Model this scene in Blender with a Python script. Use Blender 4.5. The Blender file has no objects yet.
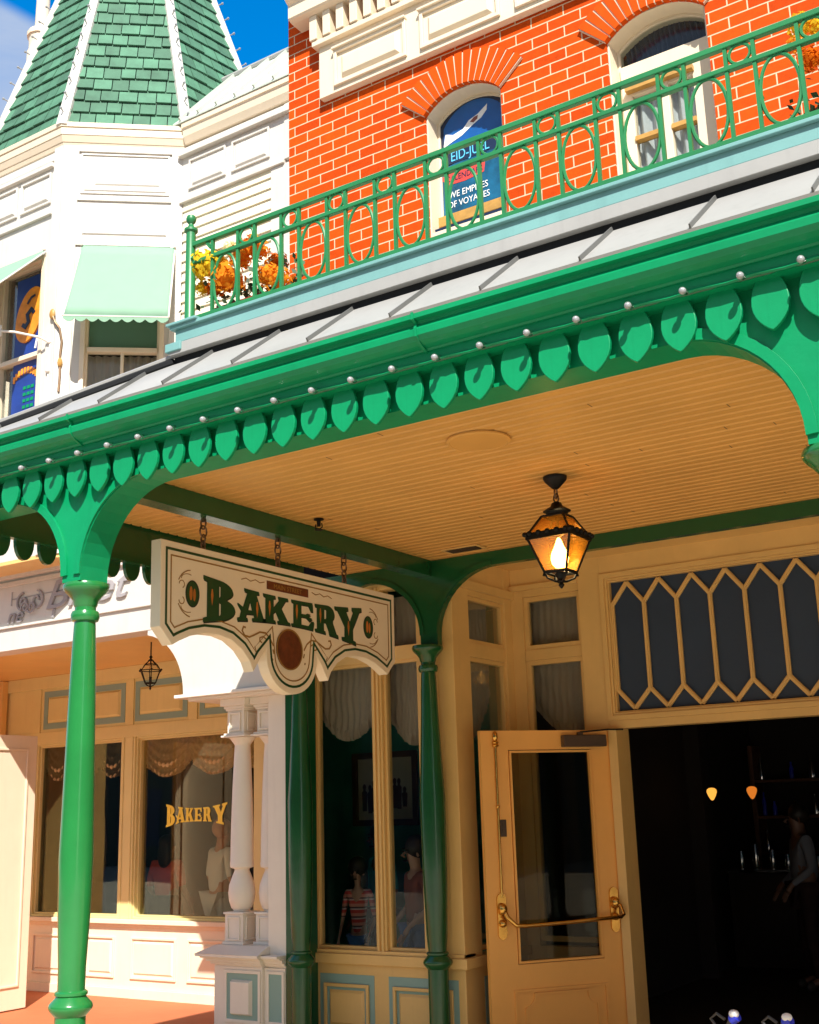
import bpy, bmesh, math, random
from math import sin, cos, pi, radians
from mathutils import Vector, Matrix
from mathutils.geometry import tessellate_polygon
random.seed(7)
S = bpy.context.scene
COL = S.collection
V = Vector

# ------------------------------------------------------------------ materials
def new_mat(name):
    m = bpy.data.materials.new(name); m.use_nodes = True
    nt = m.node_tree; nt.nodes.clear()
    out = nt.nodes.new('ShaderNodeOutputMaterial')
    return m, nt, out
def N(nt, t, **kw):
    n = nt.nodes.new(t)
    for k, v in kw.items():
        if k in n.inputs: n.inputs[k].default_value = v
        else: setattr(n, k, v)
    return n
def rgba(c): return (c[0], c[1], c[2], 1.0)
def paint(name, c, rough=.45, var=.10, bump=.06, scale=2.5, spec=.5, island=0., dirt=0., coat=0.):
    m, nt, out = new_mat(name); L = nt.links.new
    b = N(nt, 'ShaderNodeBsdfPrincipled', Roughness=rough); b.inputs['Specular IOR Level'].default_value = spec
    if coat: b.inputs['Coat Weight'].default_value = coat; b.inputs['Coat Roughness'].default_value = .08
    tc = N(nt, 'ShaderNodeTexCoord')
    n1 = N(nt, 'ShaderNodeTexNoise', Scale=scale, Detail=6.0, Roughness=.65); L(tc.outputs['Object'], n1.inputs['Vector'])
    r = N(nt, 'ShaderNodeMapRange'); r.inputs['From Min'].default_value = .3; r.inputs['From Max'].default_value = .7
    L(n1.outputs['Fac'], r.inputs['Value'])
    mx = N(nt, 'ShaderNodeMix', data_type='RGBA')
    mx.inputs[6].default_value = rgba([x*(1-var) for x in c]); mx.inputs[7].default_value = rgba([min(1, x*(1+var*.5)) for x in c])
    L(r.outputs['Result'], mx.inputs[0]); col = mx.outputs[2]
    if dirt:
        mp = N(nt, 'ShaderNodeMapping'); mp.inputs['Scale'].default_value = (9, 9, .8); L(tc.outputs['Object'], mp.inputs['Vector'])
        n3 = N(nt, 'ShaderNodeTexNoise', Scale=2.2, Detail=5.0); L(mp.outputs['Vector'], n3.inputs['Vector'])
        r3 = N(nt, 'ShaderNodeMapRange'); r3.inputs['From Min'].default_value = .55; r3.inputs['From Max'].default_value = .8
        r3.inputs['To Max'].default_value = dirt; L(n3.outputs['Fac'], r3.inputs['Value'])
        m3 = N(nt, 'ShaderNodeMix', data_type='RGBA'); m3.inputs[7].default_value = rgba([x*.55 for x in c])
        L(r3.outputs['Result'], m3.inputs[0]); L(col, m3.inputs[6]); col = m3.outputs[2]
    if island:
        g = N(nt, 'ShaderNodeNewGeometry'); h = N(nt, 'ShaderNodeHueSaturation')
        r2 = N(nt, 'ShaderNodeMapRange'); r2.inputs['To Min'].default_value = 1-island; r2.inputs['To Max'].default_value = 1+island
        L(g.outputs['Random Per Island'], r2.inputs['Value']); L(r2.outputs['Result'], h.inputs['Value']); L(col, h.inputs['Color']); col = h.outputs['Color']
    L(col, b.inputs['Base Color'])
    if bump:
        n2 = N(nt, 'ShaderNodeTexNoise', Scale=70.0, Detail=4.0); L(tc.outputs['Object'], n2.inputs['Vector'])
        n4 = N(nt, 'ShaderNodeTexNoise', Scale=5.0, Detail=2.0); L(tc.outputs['Object'], n4.inputs['Vector'])
        ad = N(nt, 'ShaderNodeMath', operation='MULTIPLY_ADD'); ad.inputs[1].default_value = .12; L(n2.outputs['Fac'], ad.inputs[0]); L(n4.outputs['Fac'], ad.inputs[2])
        bp = N(nt, 'ShaderNodeBump', Strength=bump*4, Distance=.01); L(ad.outputs[0], bp.inputs['Height']); L(bp.outputs['Normal'], b.inputs['Normal'])
    L(b.outputs[0], out.inputs[0])
    return m
def metal(name, c, rough=.3):
    m, nt, out = new_mat(name); b = N(nt, 'ShaderNodeBsdfPrincipled', Roughness=rough, Metallic=1.0)
    tc = N(nt, 'ShaderNodeTexCoord'); n1 = N(nt, 'ShaderNodeTexNoise', Scale=14.0, Detail=5.0)
    nt.links.new(tc.outputs['Object'], n1.inputs['Vector'])
    r = N(nt, 'ShaderNodeMapRange'); r.inputs['To Min'].default_value = rough*.6; r.inputs['To Max'].default_value = rough*1.5
    nt.links.new(n1.outputs['Fac'], r.inputs['Value']); nt.links.new(r.outputs[0], b.inputs['Roughness'])
    b.inputs['Base Color'].default_value = rgba(c); nt.links.new(b.outputs[0], out.inputs[0]); return m
def glass(name, tint=(.9, .93, .92), ior=1.45, boost=.42, rough=.01):
    m, nt, out = new_mat(name); L = nt.links.new
    t = N(nt, 'ShaderNodeBsdfTransparent'); t.inputs[0].default_value = rgba(tint)
    g = N(nt, 'ShaderNodeBsdfGlossy', Roughness=rough)
    fr = N(nt, 'ShaderNodeFresnel', IOR=ior); mu = N(nt, 'ShaderNodeMath', operation='MULTIPLY', use_clamp=True); mu.inputs[1].default_value = boost
    tc = N(nt, 'ShaderNodeTexCoord'); n1 = N(nt, 'ShaderNodeTexNoise', Scale=1.6, Detail=1.0); L(tc.outputs['Object'], n1.inputs['Vector'])
    bp = N(nt, 'ShaderNodeBump', Strength=.06, Distance=.02); L(n1.outputs['Fac'], bp.inputs['Height']); L(bp.outputs[0], g.inputs['Normal'])
    L(fr.outputs[0], mu.inputs[0]); mx = N(nt, 'ShaderNodeMixShader'); L(mu.outputs[0], mx.inputs[0]); L(t.outputs[0], mx.inputs[1]); L(g.outputs[0], mx.inputs[2])
    L(mx.outputs[0], out.inputs[0]); return m
def emit(name, c, s):
    m, nt, out = new_mat(name); e = N(nt, 'ShaderNodeEmission', Strength=s); e.inputs[0].default_value = rgba(c)
    nt.links.new(e.outputs[0], out.inputs[0]); return m
def cloth(name, c, var=.1, trans=.25):
    m, nt, out = new_mat(name); L = nt.links.new
    d = N(nt, 'ShaderNodeBsdfDiffuse'); t = N(nt, 'ShaderNodeBsdfTranslucent')
    tc = N(nt, 'ShaderNodeTexCoord'); n1 = N(nt, 'ShaderNodeTexNoise', Scale=9.0, Detail=6.0); L(tc.outputs['Object'], n1.inputs['Vector'])
    mx = N(nt, 'ShaderNodeMix', data_type='RGBA'); mx.inputs[6].default_value = rgba([x*(1-var) for x in c]); mx.inputs[7].default_value = rgba(c)
    L(n1.outputs['Fac'], mx.inputs[0]); L(mx.outputs[2], d.inputs[0]); L(mx.outputs[2], t.inputs[0])
    ms = N(nt, 'ShaderNodeMixShader', Fac=trans); L(d.outputs[0], ms.inputs[1]); L(t.outputs[0], ms.inputs[2]); L(ms.outputs[0], out.inputs[0]); return m
def brick(name, c1, c2, mortar):
    m, nt, out = new_mat(name); L = nt.links.new
    b = N(nt, 'ShaderNodeBsdfPrincipled', Roughness=.75); b.inputs['Specular IOR Level'].default_value = .1
    tc = N(nt, 'ShaderNodeTexCoord'); sp = N(nt, 'ShaderNodeSeparateXYZ'); L(tc.outputs['Object'], sp.inputs[0])
    ad = N(nt, 'ShaderNodeMath', operation='ADD'); L(sp.outputs['X'], ad.inputs[0]); L(sp.outputs['Y'], ad.inputs[1])
    cb = N(nt, 'ShaderNodeCombineXYZ'); L(ad.outputs[0], cb.inputs['X']); L(sp.outputs['Z'], cb.inputs['Y'])
    n0 = N(nt, 'ShaderNodeTexNoise', Scale=11.0, Detail=3.0); L(tc.outputs['Object'], n0.inputs['Vector'])
    va = N(nt, 'ShaderNodeVectorMath', operation='SCALE'); va.inputs['Scale'].default_value = .004; L(n0.outputs['Color'], va.inputs[0])
    vb = N(nt, 'ShaderNodeVectorMath', operation='ADD'); L(cb.outputs[0], vb.inputs[0]); L(va.outputs[0], vb.inputs[1])
    br = N(nt, 'ShaderNodeTexBrick', Scale=1.0); br.offset = .5; br.squash = 1
    for k, v in (('Brick Width', .195), ('Row Height', .0655), ('Mortar Size', .0042), ('Mortar Smooth', .25), ('Bias', -.1)): br.inputs[k].default_value = v
    br.inputs['Color1'].default_value = rgba(c1); br.inputs['Color2'].default_value = rgba(c2); br.inputs['Mortar'].default_value = rgba(mortar)
    L(vb.outputs[0], br.inputs['Vector'])
    n1 = N(nt, 'ShaderNodeTexNoise', Scale=24.0, Detail=6.0, Roughness=.7); L(tc.outputs['Object'], n1.inputs['Vector'])
    r = N(nt, 'ShaderNodeMapRange'); r.inputs['To Min'].default_value = .60; r.inputs['To Max'].default_value = 1.25; L(n1.outputs['Fac'], r.inputs['Value'])
    h = N(nt, 'ShaderNodeHueSaturation'); L(r.outputs[0], h.inputs['Value']); L(br.outputs['Color'], h.inputs['Color']); L(h.outputs[0], b.inputs['Base Color'])
    iv = N(nt, 'ShaderNodeMath', operation='SUBTRACT'); iv.inputs[0].default_value = 1; L(br.outputs['Fac'], iv.inputs[1])
    ma = N(nt, 'ShaderNodeMath', operation='MULTIPLY_ADD'); ma.inputs[1].default_value = .25; L(n1.outputs['Fac'], ma.inputs[0]); L(iv.outputs[0], ma.inputs[2])
    bp = N(nt, 'ShaderNodeBump', Strength=.7, Distance=.006); L(ma.outputs[0], bp.inputs['Height']); L(bp.outputs[0], b.inputs['Normal'])
    L(b.outputs[0], out.inputs[0]); return m

M = {}
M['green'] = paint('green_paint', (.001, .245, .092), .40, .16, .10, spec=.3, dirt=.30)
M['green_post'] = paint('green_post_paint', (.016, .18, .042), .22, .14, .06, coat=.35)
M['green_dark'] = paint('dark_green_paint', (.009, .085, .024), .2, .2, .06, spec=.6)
M['green_rail'] = paint('railing_green_paint', (.018, .19, .062), .4, .2, .05)
M['white'] = paint('white_paint', (.62, .585, .53), .5, .07, .06, dirt=.22)
M['white_shade_lift'] = paint('pier_white_lifted_for_shade', (.80, .745, .65), .38, .05, .05, dirt=.14)  # brighter copy of the building's white, lifted to offset the shade on the pier
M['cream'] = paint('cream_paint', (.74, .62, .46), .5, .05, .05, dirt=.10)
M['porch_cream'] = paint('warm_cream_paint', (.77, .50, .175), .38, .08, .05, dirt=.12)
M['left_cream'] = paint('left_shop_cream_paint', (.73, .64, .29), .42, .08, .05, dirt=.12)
M['sunlit_cream'] = paint('sunlit_cream_panelling', (.78, .68, .52), .45, .06, .05, dirt=.15)  # shop wall cream whitened so the sun patch is painted into the lower band
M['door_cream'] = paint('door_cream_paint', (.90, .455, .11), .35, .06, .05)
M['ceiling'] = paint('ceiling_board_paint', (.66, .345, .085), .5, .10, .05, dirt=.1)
M['siding'] = paint('siding_paint', (.80, .74, .56), .5, .05, .05, dirt=.1)
M['bluegrey'] = paint('blue_grey_paint', (.25, .40, .36), .5, .06, .05)
M['teal'] = paint('teal_paint', (.17, .36, .35), .45, .10, .05, dirt=.2)
M['roof_white'] = paint('white_metal_roofing', (.35, .345, .33), .38, .08, .04, dirt=.25)
M['roof_sage'] = paint('sage_metal_roofing', (.50, .55, .48), .45, .08, .04, dirt=.2)
M['dark_gap'] = paint('gap_shade_black', (.004, .005, .007), .8, .2, .03)
M['shingle'] = paint('green_shingle', (.062, .175, .105), .75, .30, .14, scale=6, island=.26)
M['brick'] = brick('orange_red_brick', (.63, .078, .003), (.50, .048, .002), (.70, .52, .34))
M['brick_plain'] = paint('arch_brick', (.60, .072, .003), .75, .14, .10, scale=12, island=.08, spec=.1)
M['mortar'] = paint('mortar', (.70, .56, .42), .9, .1, .1)
M['paving'] = paint('red_paving', (.50, .145, .055), .75, .12, .10, scale=1.2, dirt=.12)
M['concrete'] = paint('pale_road_concrete', (.46, .42, .34), .85, .15, .1, scale=.8)
M['tan_bounce'] = paint('tan_bounce_floor', (.46, .36, .22), .8, .15, .1, scale=1.5)
M['carved_grey'] = paint('carved_grey_paint', (.34, .32, .33), .5, .15, .05)
M['kerbstone'] = paint('kerbstone', (.42, .38, .33), .8, .1, .1)
M['dark_shop'] = paint('dark_green_shop_paint', (.03, .055, .045), .6, .2, .05)
M['iron'] = paint('black_iron', (.005, .0045, .004), .5, .2, .05, spec=.25)
M['brass'] = metal('brass', (.70, .40, .10), .22)
M['bronze'] = paint('bronze_paint', (.07, .04, .022), .4, .15, .03)
M['chrome'] = metal('chrome', (.75, .75, .75), .15)
M['glass'] = glass('window_glass')
M['glass_dark'] = glass('tinted_window_glass', (.62, .64, .60))
M['glass_olive'] = glass('olive_window_glass', (.86, .84, .74), boost=.3)
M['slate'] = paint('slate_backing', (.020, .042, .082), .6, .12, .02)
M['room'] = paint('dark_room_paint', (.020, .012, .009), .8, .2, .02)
M['room_green'] = paint('dark_green_wall', (.050, .34, .24), .7, .2, .02)
M['room_olive'] = paint('olive_wall', (.12, .088, .028), .8, .12, .02)
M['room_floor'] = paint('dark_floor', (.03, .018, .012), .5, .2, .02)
M['curtain'] = cloth('cream_curtain', (.86, .66, .36), .2)
M['curtain_grey'] = cloth('grey_curtain', (.58, .47, .36))
M['curtain_blue'] = cloth('blue_grey_curtain', (.09, .12, .21), .3)
M['curtain_white'] = cloth('white_curtain', (.86, .86, .88), .1)
M['awning'] = cloth('mint_canvas', (.28, .46, .335), .08, .15)
M['sign_cream'] = paint('sign_cream', (.84, .74, .55), .4, .05, .03)
M['sign_green'] = paint('sign_green', (.004, .06, .018), .35, .15, .02)
M['sign_dark'] = paint('sign_outline', (.012, .018, .012), .4, .1, 0)
M['gold'] = paint('sign_gold', (.32, .17, .035), .35, .2, .02)
M['gold_bright'] = paint('gold_leaf_lettering', (.95, .72, .07), .35, .08, 0)
M['orange_dab'] = paint('orange_dab', (.55, .18, .03), .4, .3, 0)
M['medallion'] = paint('carved_brown', (.15, .038, .012), .4, .4, .3, scale=20)
M['wood_gold'] = paint('golden_wood', (.48, .26, .06), .5, .25, .08, scale=14)
M['wood_frame'] = paint('picture_frame_wood', (.16, .06, .025), .4, .2, .05)
M['decal_blue'] = paint('decal_blue', (.005, .10, .36), .35, .25, 0, scale=5)
M['poster_blue'] = paint('poster_blue', (.012, .045, .26), .4, .4, 0)
M['decal_navy'] = paint('decal_navy', (.006, .018, .055), .4, .3, 0)
M['decal_teal'] = paint('decal_teal', (.006, .10, .20), .35, .6, 0, scale=9)
M['decal_cyan'] = paint('decal_cyan', (.10, .52, .80), .4, .1, 0)
M['decal_white'] = paint('decal_white', (.82, .82, .80), .4, .05, 0)
M['decal_red'] = paint('decal_red', (.62, .06, .05), .4, .2, 0)
M['decal_brown'] = paint('decal_brown', (.22, .06, .04), .4, .2, 0)
M['orange_sign'] = paint('orange_sign_paint', (.90, .30, .02), .5, .35, 0, scale=8)
M['pot'] = paint('dark_red_pot', (.22, .022, .015), .45, .15, .05)
M['leafgreen'] = paint('foliage', (.035, .075, .02), .6, .3, 0, island=.4)
M['seam'] = paint('shadow_grey_seam', (.12, .12, .115), .5, .2, .03)  # dark tone paints the seams' own side shadow into their colour
M['fl_orange'] = cloth('orange_petals', (.98, .38, .03), .25, .45)
M['fl_rust'] = cloth('rust_petals', (.80, .19, .012), .3, .45)
M['fl_yellow'] = cloth('yellow_petals', (.95, .66, .04), .2, .45)
M['fl_cream'] = cloth('cream_petals', (.92, .86, .50), .1, .45)
M['skin'] = paint('skin', (.50, .28, .19), .5, .08, 0)
M['skin_dark'] = paint('dark_skin', (.16, .075, .045), .5, .1, 0)
M['hair'] = paint('dark_hair', (.02, .012, .008), .5, .3, 0)
M['denim'] = paint('denim', (.07, .20, .45), .8, .3, .1)
M['shirt_blue'] = cloth('pale_blue_shirt', (.80, .90, .98), .08, .02)
M['shirt_teal'] = cloth('teal_shirt', (.03, .50, .52), .1, .02)
M['shirt_brown'] = cloth('brown_shirt', (.26, .08, .045), .1, .02)
M['shirt_red'] = cloth('coral_top', (.85, .16, .12), .1, .02)
M['shirt_white'] = cloth('white_shirt', (.17, .18, .21), .05, .02)
M['skirt_black'] = cloth('dark_speckled_cloth', (.05, .03, .03), .6, .02)
M['shoe'] = paint('shoe', (.05, .045, .04), .6, .1, 0)
M['pic_paper'] = paint('picture_paper', (.75, .64, .48), .8, .1, 0)
M['bulb_clear'] = paint('frosted_bulb_glass', (.30, .30, .31), .10, .1, 0, spec=1.0, coat=1.)
M['bulb_hot'] = emit('lit_bulb', (1, .74, .36), 26.0)
M['lamp_glow'] = emit('pendant_glow', (1, .42, .06), .75)
M['lamp_glow_dim'] = emit('pendant_glow_dim', (1, .27, .03), .42)
M['chain'] = metal('rusty_steel', (.20, .13, .08), .5)
M['wrought_white'] = paint('white_wrought_iron', (.72, .68, .60), .45, .1, .03)
M['blue_plastic'] = paint('blue_plastic', (.03, .05, .65), .35, .1, 0)
M['white_plastic'] = paint('white_plastic', (.88, .88, .88), .3, .05, 0)
M['trolley'] = paint('charcoal_tube', (.045, .045, .05), .45, .2, .03)
def striped(name):
    m, nt, out = new_mat(name); L = nt.links.new; b = N(nt, 'ShaderNodeBsdfPrincipled', Roughness=.85)
    tc = N(nt, 'ShaderNodeTexCoord'); sp = N(nt, 'ShaderNodeSeparateXYZ'); L(tc.outputs['Object'], sp.inputs[0])
    mu = N(nt, 'ShaderNodeMath', operation='MULTIPLY'); mu.inputs[1].default_value = 15.0; L(sp.outputs['Z'], mu.inputs[0])
    fr = N(nt, 'ShaderNodeMath', operation='FRACT'); L(mu.outputs[0], fr.inputs[0])
    cr = N(nt, 'ShaderNodeValToRGB'); cr.color_ramp.interpolation = 'CONSTANT'; e = cr.color_ramp.elements
    e[0].color = (.62, .06, .05, 1); e[1].position = .35; e[1].color = (.75, .55, .5, 1)
    x = e.new(.5); x.color = (.12, .05, .06, 1); x = e.new(.68); x.color = (.75, .3, .22, 1)
    L(fr.outputs[0], cr.inputs[0]); L(cr.outputs[0], b.inputs['Base Color']); L(b.outputs[0], out.inputs[0]); return m
M['stripes'] = striped('red_white_stripes')
def amber():
    m, nt, out = new_mat('amber_lantern_glass'); L = nt.links.new
    t = N(nt, 'ShaderNodeBsdfTransparent'); t.inputs[0].default_value = (.66, .36, .12, 1)
    tr = N(nt, 'ShaderNodeBsdfTranslucent'); tr.inputs[0].default_value = (.8, .30, .03, 1)
    mx = N(nt, 'ShaderNodeMixShader', Fac=.14); L(t.outputs[0], mx.inputs[1]); L(tr.outputs[0], mx.inputs[2])
    g = N(nt, 'ShaderNodeBsdfGlossy', Roughness=.1); m2 = N(nt, 'ShaderNodeMixShader', Fac=.05); L(mx.outputs[0], m2.inputs[1]); L(g.outputs[0], m2.inputs[2])
    L(m2.outputs[0], out.inputs[0]); return m
M['amber'] = amber()

# ------------------------------------------------------------------ mesh helpers
class Fr:
    def __init__(s, o, u, v):
        s.o = V(o); s.u = V(u).normalized(); s.v = V(v).normalized(); s.n = s.u.cross(s.v)
    def P(s, u, v, n=0.): return s.o + s.u*u + s.v*v + s.n*n
def XZ(y): return Fr((0, y, 0), (1, 0, 0), (0, 0, 1))      # faces -Y
def YZ(x): return Fr((x, 0, 0), (0, 1, 0), (0, 0, 1))      # faces +X
def XY(z): return Fr((0, 0, z), (1, 0, 0), (0, 1, 0))      # faces up
ORG = {}
def arc(cx, cy, rx, ry, a0, a1, n=12):
    return [(cx + rx*cos(radians(a0+(a1-a0)*i/n)), cy + ry*sin(radians(a0+(a1-a0)*i/n))) for i in range(n+1)]
def area(l): return .5*sum(l[i-1][0]*l[i][1]-l[i][0]*l[i-1][1] for i in range(len(l)))
def offset(loop, d, closed=True):
    """polyline offset to the left by d with mitres"""
    n = len(loop); res = []
    for i in range(n):
        p = V(loop[i]); a = V(loop[i-1]) if (closed or i) else None; b = V(loop[(i+1) % n]) if (closed or i < n-1) else None
        d1 = (p-a).normalized() if a is not None else (b-p).normalized()
        d2 = (b-p).normalized() if b is not None else d1
        n1 = V((-d1.y, d1.x)); n2 = V((-d2.y, d2.x)); k = 1+n1.dot(n2)
        o = (n1+n2)*(d/max(k, .35)); res.append((p.x+o.x, p.y+o.y))
    return res
class MB:
    def __init__(s): s.v = []; s.f = []
    def add(s, vs, fs):
        k = len(s.v); s.v += [V(x) for x in vs]; s.f += [tuple(k+i for i in f) for f in fs]
    def box(s, F, u0, u1, v0, v1, n0, n1):
        s.add([F.P(u, v, n) for n in (n0, n1) for v in (v0, v1) for u in (u0, u1)],
              [(0, 2, 3, 1), (4, 5, 7, 6), (0, 1, 5, 4), (2, 6, 7, 3), (0, 4, 6, 2), (1, 3, 7, 5)]); return s
    def cube(s, x0, x1, y0, y1, z0, z1): return s.box(XY(0), x0, x1, y0, y1, z0, z1)
    def slab(s, F, loops, n0, n1):
        if loops and not isinstance(loops[0][0], (tuple, list)): loops = [loops]
        L = []
        for i, l in enumerate(loops):
            l = [tuple(p) for p in l]
            if (area(l) > 0) != (i == 0): l = l[::-1]
            L.append(l)
        tri = tessellate_polygon([[V((x, y, 0)) for x, y in l] for l in L])
        flat = [p for l in L for p in l]; m = len(flat)
        vs = [F.P(x, y, n1) for x, y in flat] + [F.P(x, y, n0) for x, y in flat]; fs = []
        for t in tri:
            a, b, c = [V(flat[i]) for i in t]
            if (b-a).cross(c-a) < 0: t = t[::-1]
            fs.append(tuple(t)); fs.append(tuple(m+i for i in t[::-1]))
        k = 0
        for l in L:
            q = len(l)
            for i in range(q):
                j = (i+1) % q; fs.append((k+i, m+k+i, m+k+j, k+j))
            k += q
        s.add(vs, fs); return s
    def strip(s, F, pts, w, n0, n1, closed=False):
        a = offset(pts, w/2, closed); b = offset(pts, -w/2, closed)
        n = len(pts)
        vs = []
        for i in range(n): vs += [F.P(*a[i], n1), F.P(*b[i], n1), F.P(*b[i], n0), F.P(*a[i], n0)]
        fs = []
        for i in range(n if closed else n-1):
            j = (i+1) % n
            for q in range(4): fs.append((4*i+q, 4*i+(q+1) % 4, 4*j+(q+1) % 4, 4*j+q))
        if not closed: fs += [(3, 2, 1, 0), (4*n-4, 4*n-3, 4*n-2, 4*n-1)]
        s.add(vs, fs); return s
    def frame(s, F, u0, u1, v0, v1, w, n0, n1):
        return s.slab(F, [[(u0, v0), (u1, v0), (u1, v1), (u0, v1)], [(u0+w, v0+w), (u1-w, v0+w), (u1-w, v1-w), (u0+w, v1-w)]], n0, n1)
    def panel(s, F, u0, u1, v0, v1, n=0., d=.02, w=.03):
        s.frame(F, u0, u1, v0, v1, w, n, n+d)
        s.raised(F, u0+w*1.9, u1-w*1.9, v0+w*1.9, v1-w*1.9, n, d*.8, w*.8); return s
    def raised(s, F, u0, u1, v0, v1, n, d, b):
        vs = [F.P(u0, v0, n), F.P(u1, v0, n), F.P(u1, v1, n), F.P(u0, v1, n), F.P(u0+b, v0+b, n+d), F.P(u1-b, v0+b, n+d), F.P(u1-b, v1-b, n+d), F.P(u0+b, v1-b, n+d)]
        s.add(vs, [(4, 5, 6, 7), (0, 1, 5, 4), (1, 2, 6, 5), (2, 3, 7, 6), (3, 0, 4, 7)]); return s
    def lathe(s, c, prof, seg=28, flute=None, sq=False):
        c = V(c); vs = []; n = len(prof)
        for (r, z) in prof:
            for k in range(seg):
                a = 2*pi*k/seg; rr = r
                if sq: rr = r*1.4142; a += pi/4
                if flute and flute[1] <= z <= flute[2]: rr = r*(1-.13*(.5+.5*cos(a*flute[0])))
                vs.append(c+V((rr*cos(a), rr*sin(a), z)))
        fs = [(i*seg+k, i*seg+(k+1) % seg, (i+1)*seg+(k+1) % seg, (i+1)*seg+k) for i in range(n-1) for k in range(seg)]
        fs += [tuple(range(seg))[::-1], tuple((n-1)*seg+k for k in range(seg))]
        s.add(vs, fs); return s
    def tube(s, pts, r, seg=8, closed=False):
        pts = [V(p) for p in pts]; n = len(pts); vs = []; fs = []; rr = r if isinstance(r, (list, tuple)) else [r]*n
        prev = None
        for i, p in enumerate(pts):
            a = pts[i-1] if (i or closed) else p; b = pts[(i+1) % n] if (i < n-1 or closed) else p
            t = (b-a).normalized()
            if prev is None:
                q = t.orthogonal().normalized()
            else:
                q = (prev - t*prev.dot(t)).normalized()
            prev = q; w = t.cross(q)
            for k in range(seg):
                an = 2*pi*k/seg; vs.append(p+(q*cos(an)+w*sin(an))*rr[i])
        for i in range(n if closed else n-1):
            j = (i+1) % n
            for k in range(seg): fs.append((i*seg+k, i*seg+(k+1) % seg, j*seg+(k+1) % seg, j*seg+k))
        if not closed: fs += [tuple(range(seg))[::-1], tuple((n-1)*seg+k for k in range(seg))]
        s.add(vs, fs); return s
    def ball(s, c, r, seg=12, rings=8, sc=(1, 1, 1)):
        c = V(c); vs = []; fs = []
        for i in range(rings+1):
            t = pi*i/rings
            for k in range(seg):
                a = 2*pi*k/seg; vs.append(c+V((r*sc[0]*sin(t)*cos(a), r*sc[1]*sin(t)*sin(a), r*sc[2]*cos(t))))
        for i in range(rings):
            for k in range(seg):
                fs.append((i*seg+k, (i+1)*seg+k, (i+1)*seg+(k+1) % seg, i*seg+(k+1) % seg))
        s.add(vs, fs); return s
    def grid(s, fn, nu, nv):
        vs = [fn(i/nu, j/nv) for j in range(nv+1) for i in range(nu+1)]
        fs = [(j*(nu+1)+i, j*(nu+1)+i+1, (j+1)*(nu+1)+i+1, (j+1)*(nu+1)+i) for j in range(nv) for i in range(nu)]
        s.add(vs, fs); return s
    def build(s, name, mat, parent=None, smooth=False, bev=0., org=None, recalc=True):
        me = bpy.data.meshes.new(name)
        o0 = ORG[parent.name] if parent is not None else (V(org) if org is not None else V((0, 0, 0)))
        me.from_pydata([v-o0 for v in s.v], [], s.f)
        if recalc:
            bm = bmesh.new(); bm.from_mesh(me); bmesh.ops.remove_doubles(bm, verts=bm.verts, dist=1e-5)
            bmesh.ops.recalc_face_normals(bm, faces=bm.faces); bm.to_mesh(me); bm.free()
        me.materials.append(mat if not isinstance(mat, str) else M[mat])
        o = bpy.data.objects.new(name, me); COL.objects.link(o)
        if smooth:
            me.shade_smooth(); me.set_sharp_from_angle(angle=radians(38))
        if bev:
            b = o.modifiers.new('bevel', 'BEVEL'); b.width = bev; b.segments = 2; b.limit_method = 'ANGLE'; b.angle_limit = radians(40)
        if parent is not None: o.parent = parent; ORG[o.name] = o0
        else: o.location = o0; ORG[o.name] = o0
        return o
def tag(o, label, cat, group=None):
    o['label'] = label; o['category'] = cat
    if group: o['group'] = group
    return o
def thing(name, label, cat, loc, group=None):
    o = bpy.data.objects.new(name, None); COL.objects.link(o); o.location = loc; o.empty_display_size = .1
    ORG[o.name] = V(loc); return tag(o, label, cat, group)
def struct(o): o['kind'] = 'structure'; return o
def kids(o): return [c for c in bpy.data.objects if c.parent == o]
def dup(o, shift, parent=None):
    c = o.copy(); COL.objects.link(c)
    if parent is not None: c.parent = parent; c.location = o.location
    if parent is None or shift is not None: c.location = V(o.location)+V(shift or (0, 0, 0))
    ORG[c.name] = ORG[o.name]
    for ch in kids(o): dup(ch, None, c)
    return c
def text_mesh(txt, F, u, v, size, n0, th, mat, name, parent, align='CENTER', sx=1.0, org=None, shear=0.):
    cu = bpy.data.curves.new('t', 'FONT'); cu.body = txt; cu.size = size; cu.align_x = align; cu.extrude = th/2; cu.shear = shear; cu.resolution_u = 3
    ob = bpy.data.objects.new('t', cu); COL.objects.link(ob); dg = bpy.context.evaluated_depsgraph_get()
    me = bpy.data.meshes.new_from_object(ob.evaluated_get(dg)); bpy.data.objects.remove(ob); 
    mb = MB(); mb.add([F.P(u+p.co.x*sx, v+p.co.y, n0+th/2+p.co.z) for p in me.vertices], [tuple(p.vertices) for p in me.polygons])
    bpy.data.meshes.remove(me)
    return mb.build(name, mat, parent, org=org)
CAM_R = ( (0.835539, 0.158287, 0.526136), (0.548637, -0.188893, -0.814443), (-0.029532, 0.969157, -0.244670) )
CLOUD_N = (-0.64027, 0.06743, -0.76519)
CLOUD_D = 0.0
# ------------------------------------------------------------------ ground
g = MB(); g.slab(XY(0), [(-90, -90), (90, -90), (90, 90), (-90, 90)], -.4, -.13); struct(g.build('road', 'concrete'))
g = MB(); g.slab(XY(0), [(-40, 2.9), (-6.3, 2.9), (-6.3, 30), (-40, 30)], -.25, 0.); struct(g.build('pavement', 'paving'))
g = MB(); g.slab(XY(0), [(-6.299, 2.9), (30, 2.9), (30, 30), (-6.299, 30)], -.25, .0); struct(g.build('floor', 'tan_bounce'))  # unseen floor, coloured tan to keep red bounce light off the porch
g = MB(); g.cube(-40, 30, 2.68, 2.897, -.25, .004); struct(g.build('kerb', 'kerbstone', bev=.02))

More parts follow.
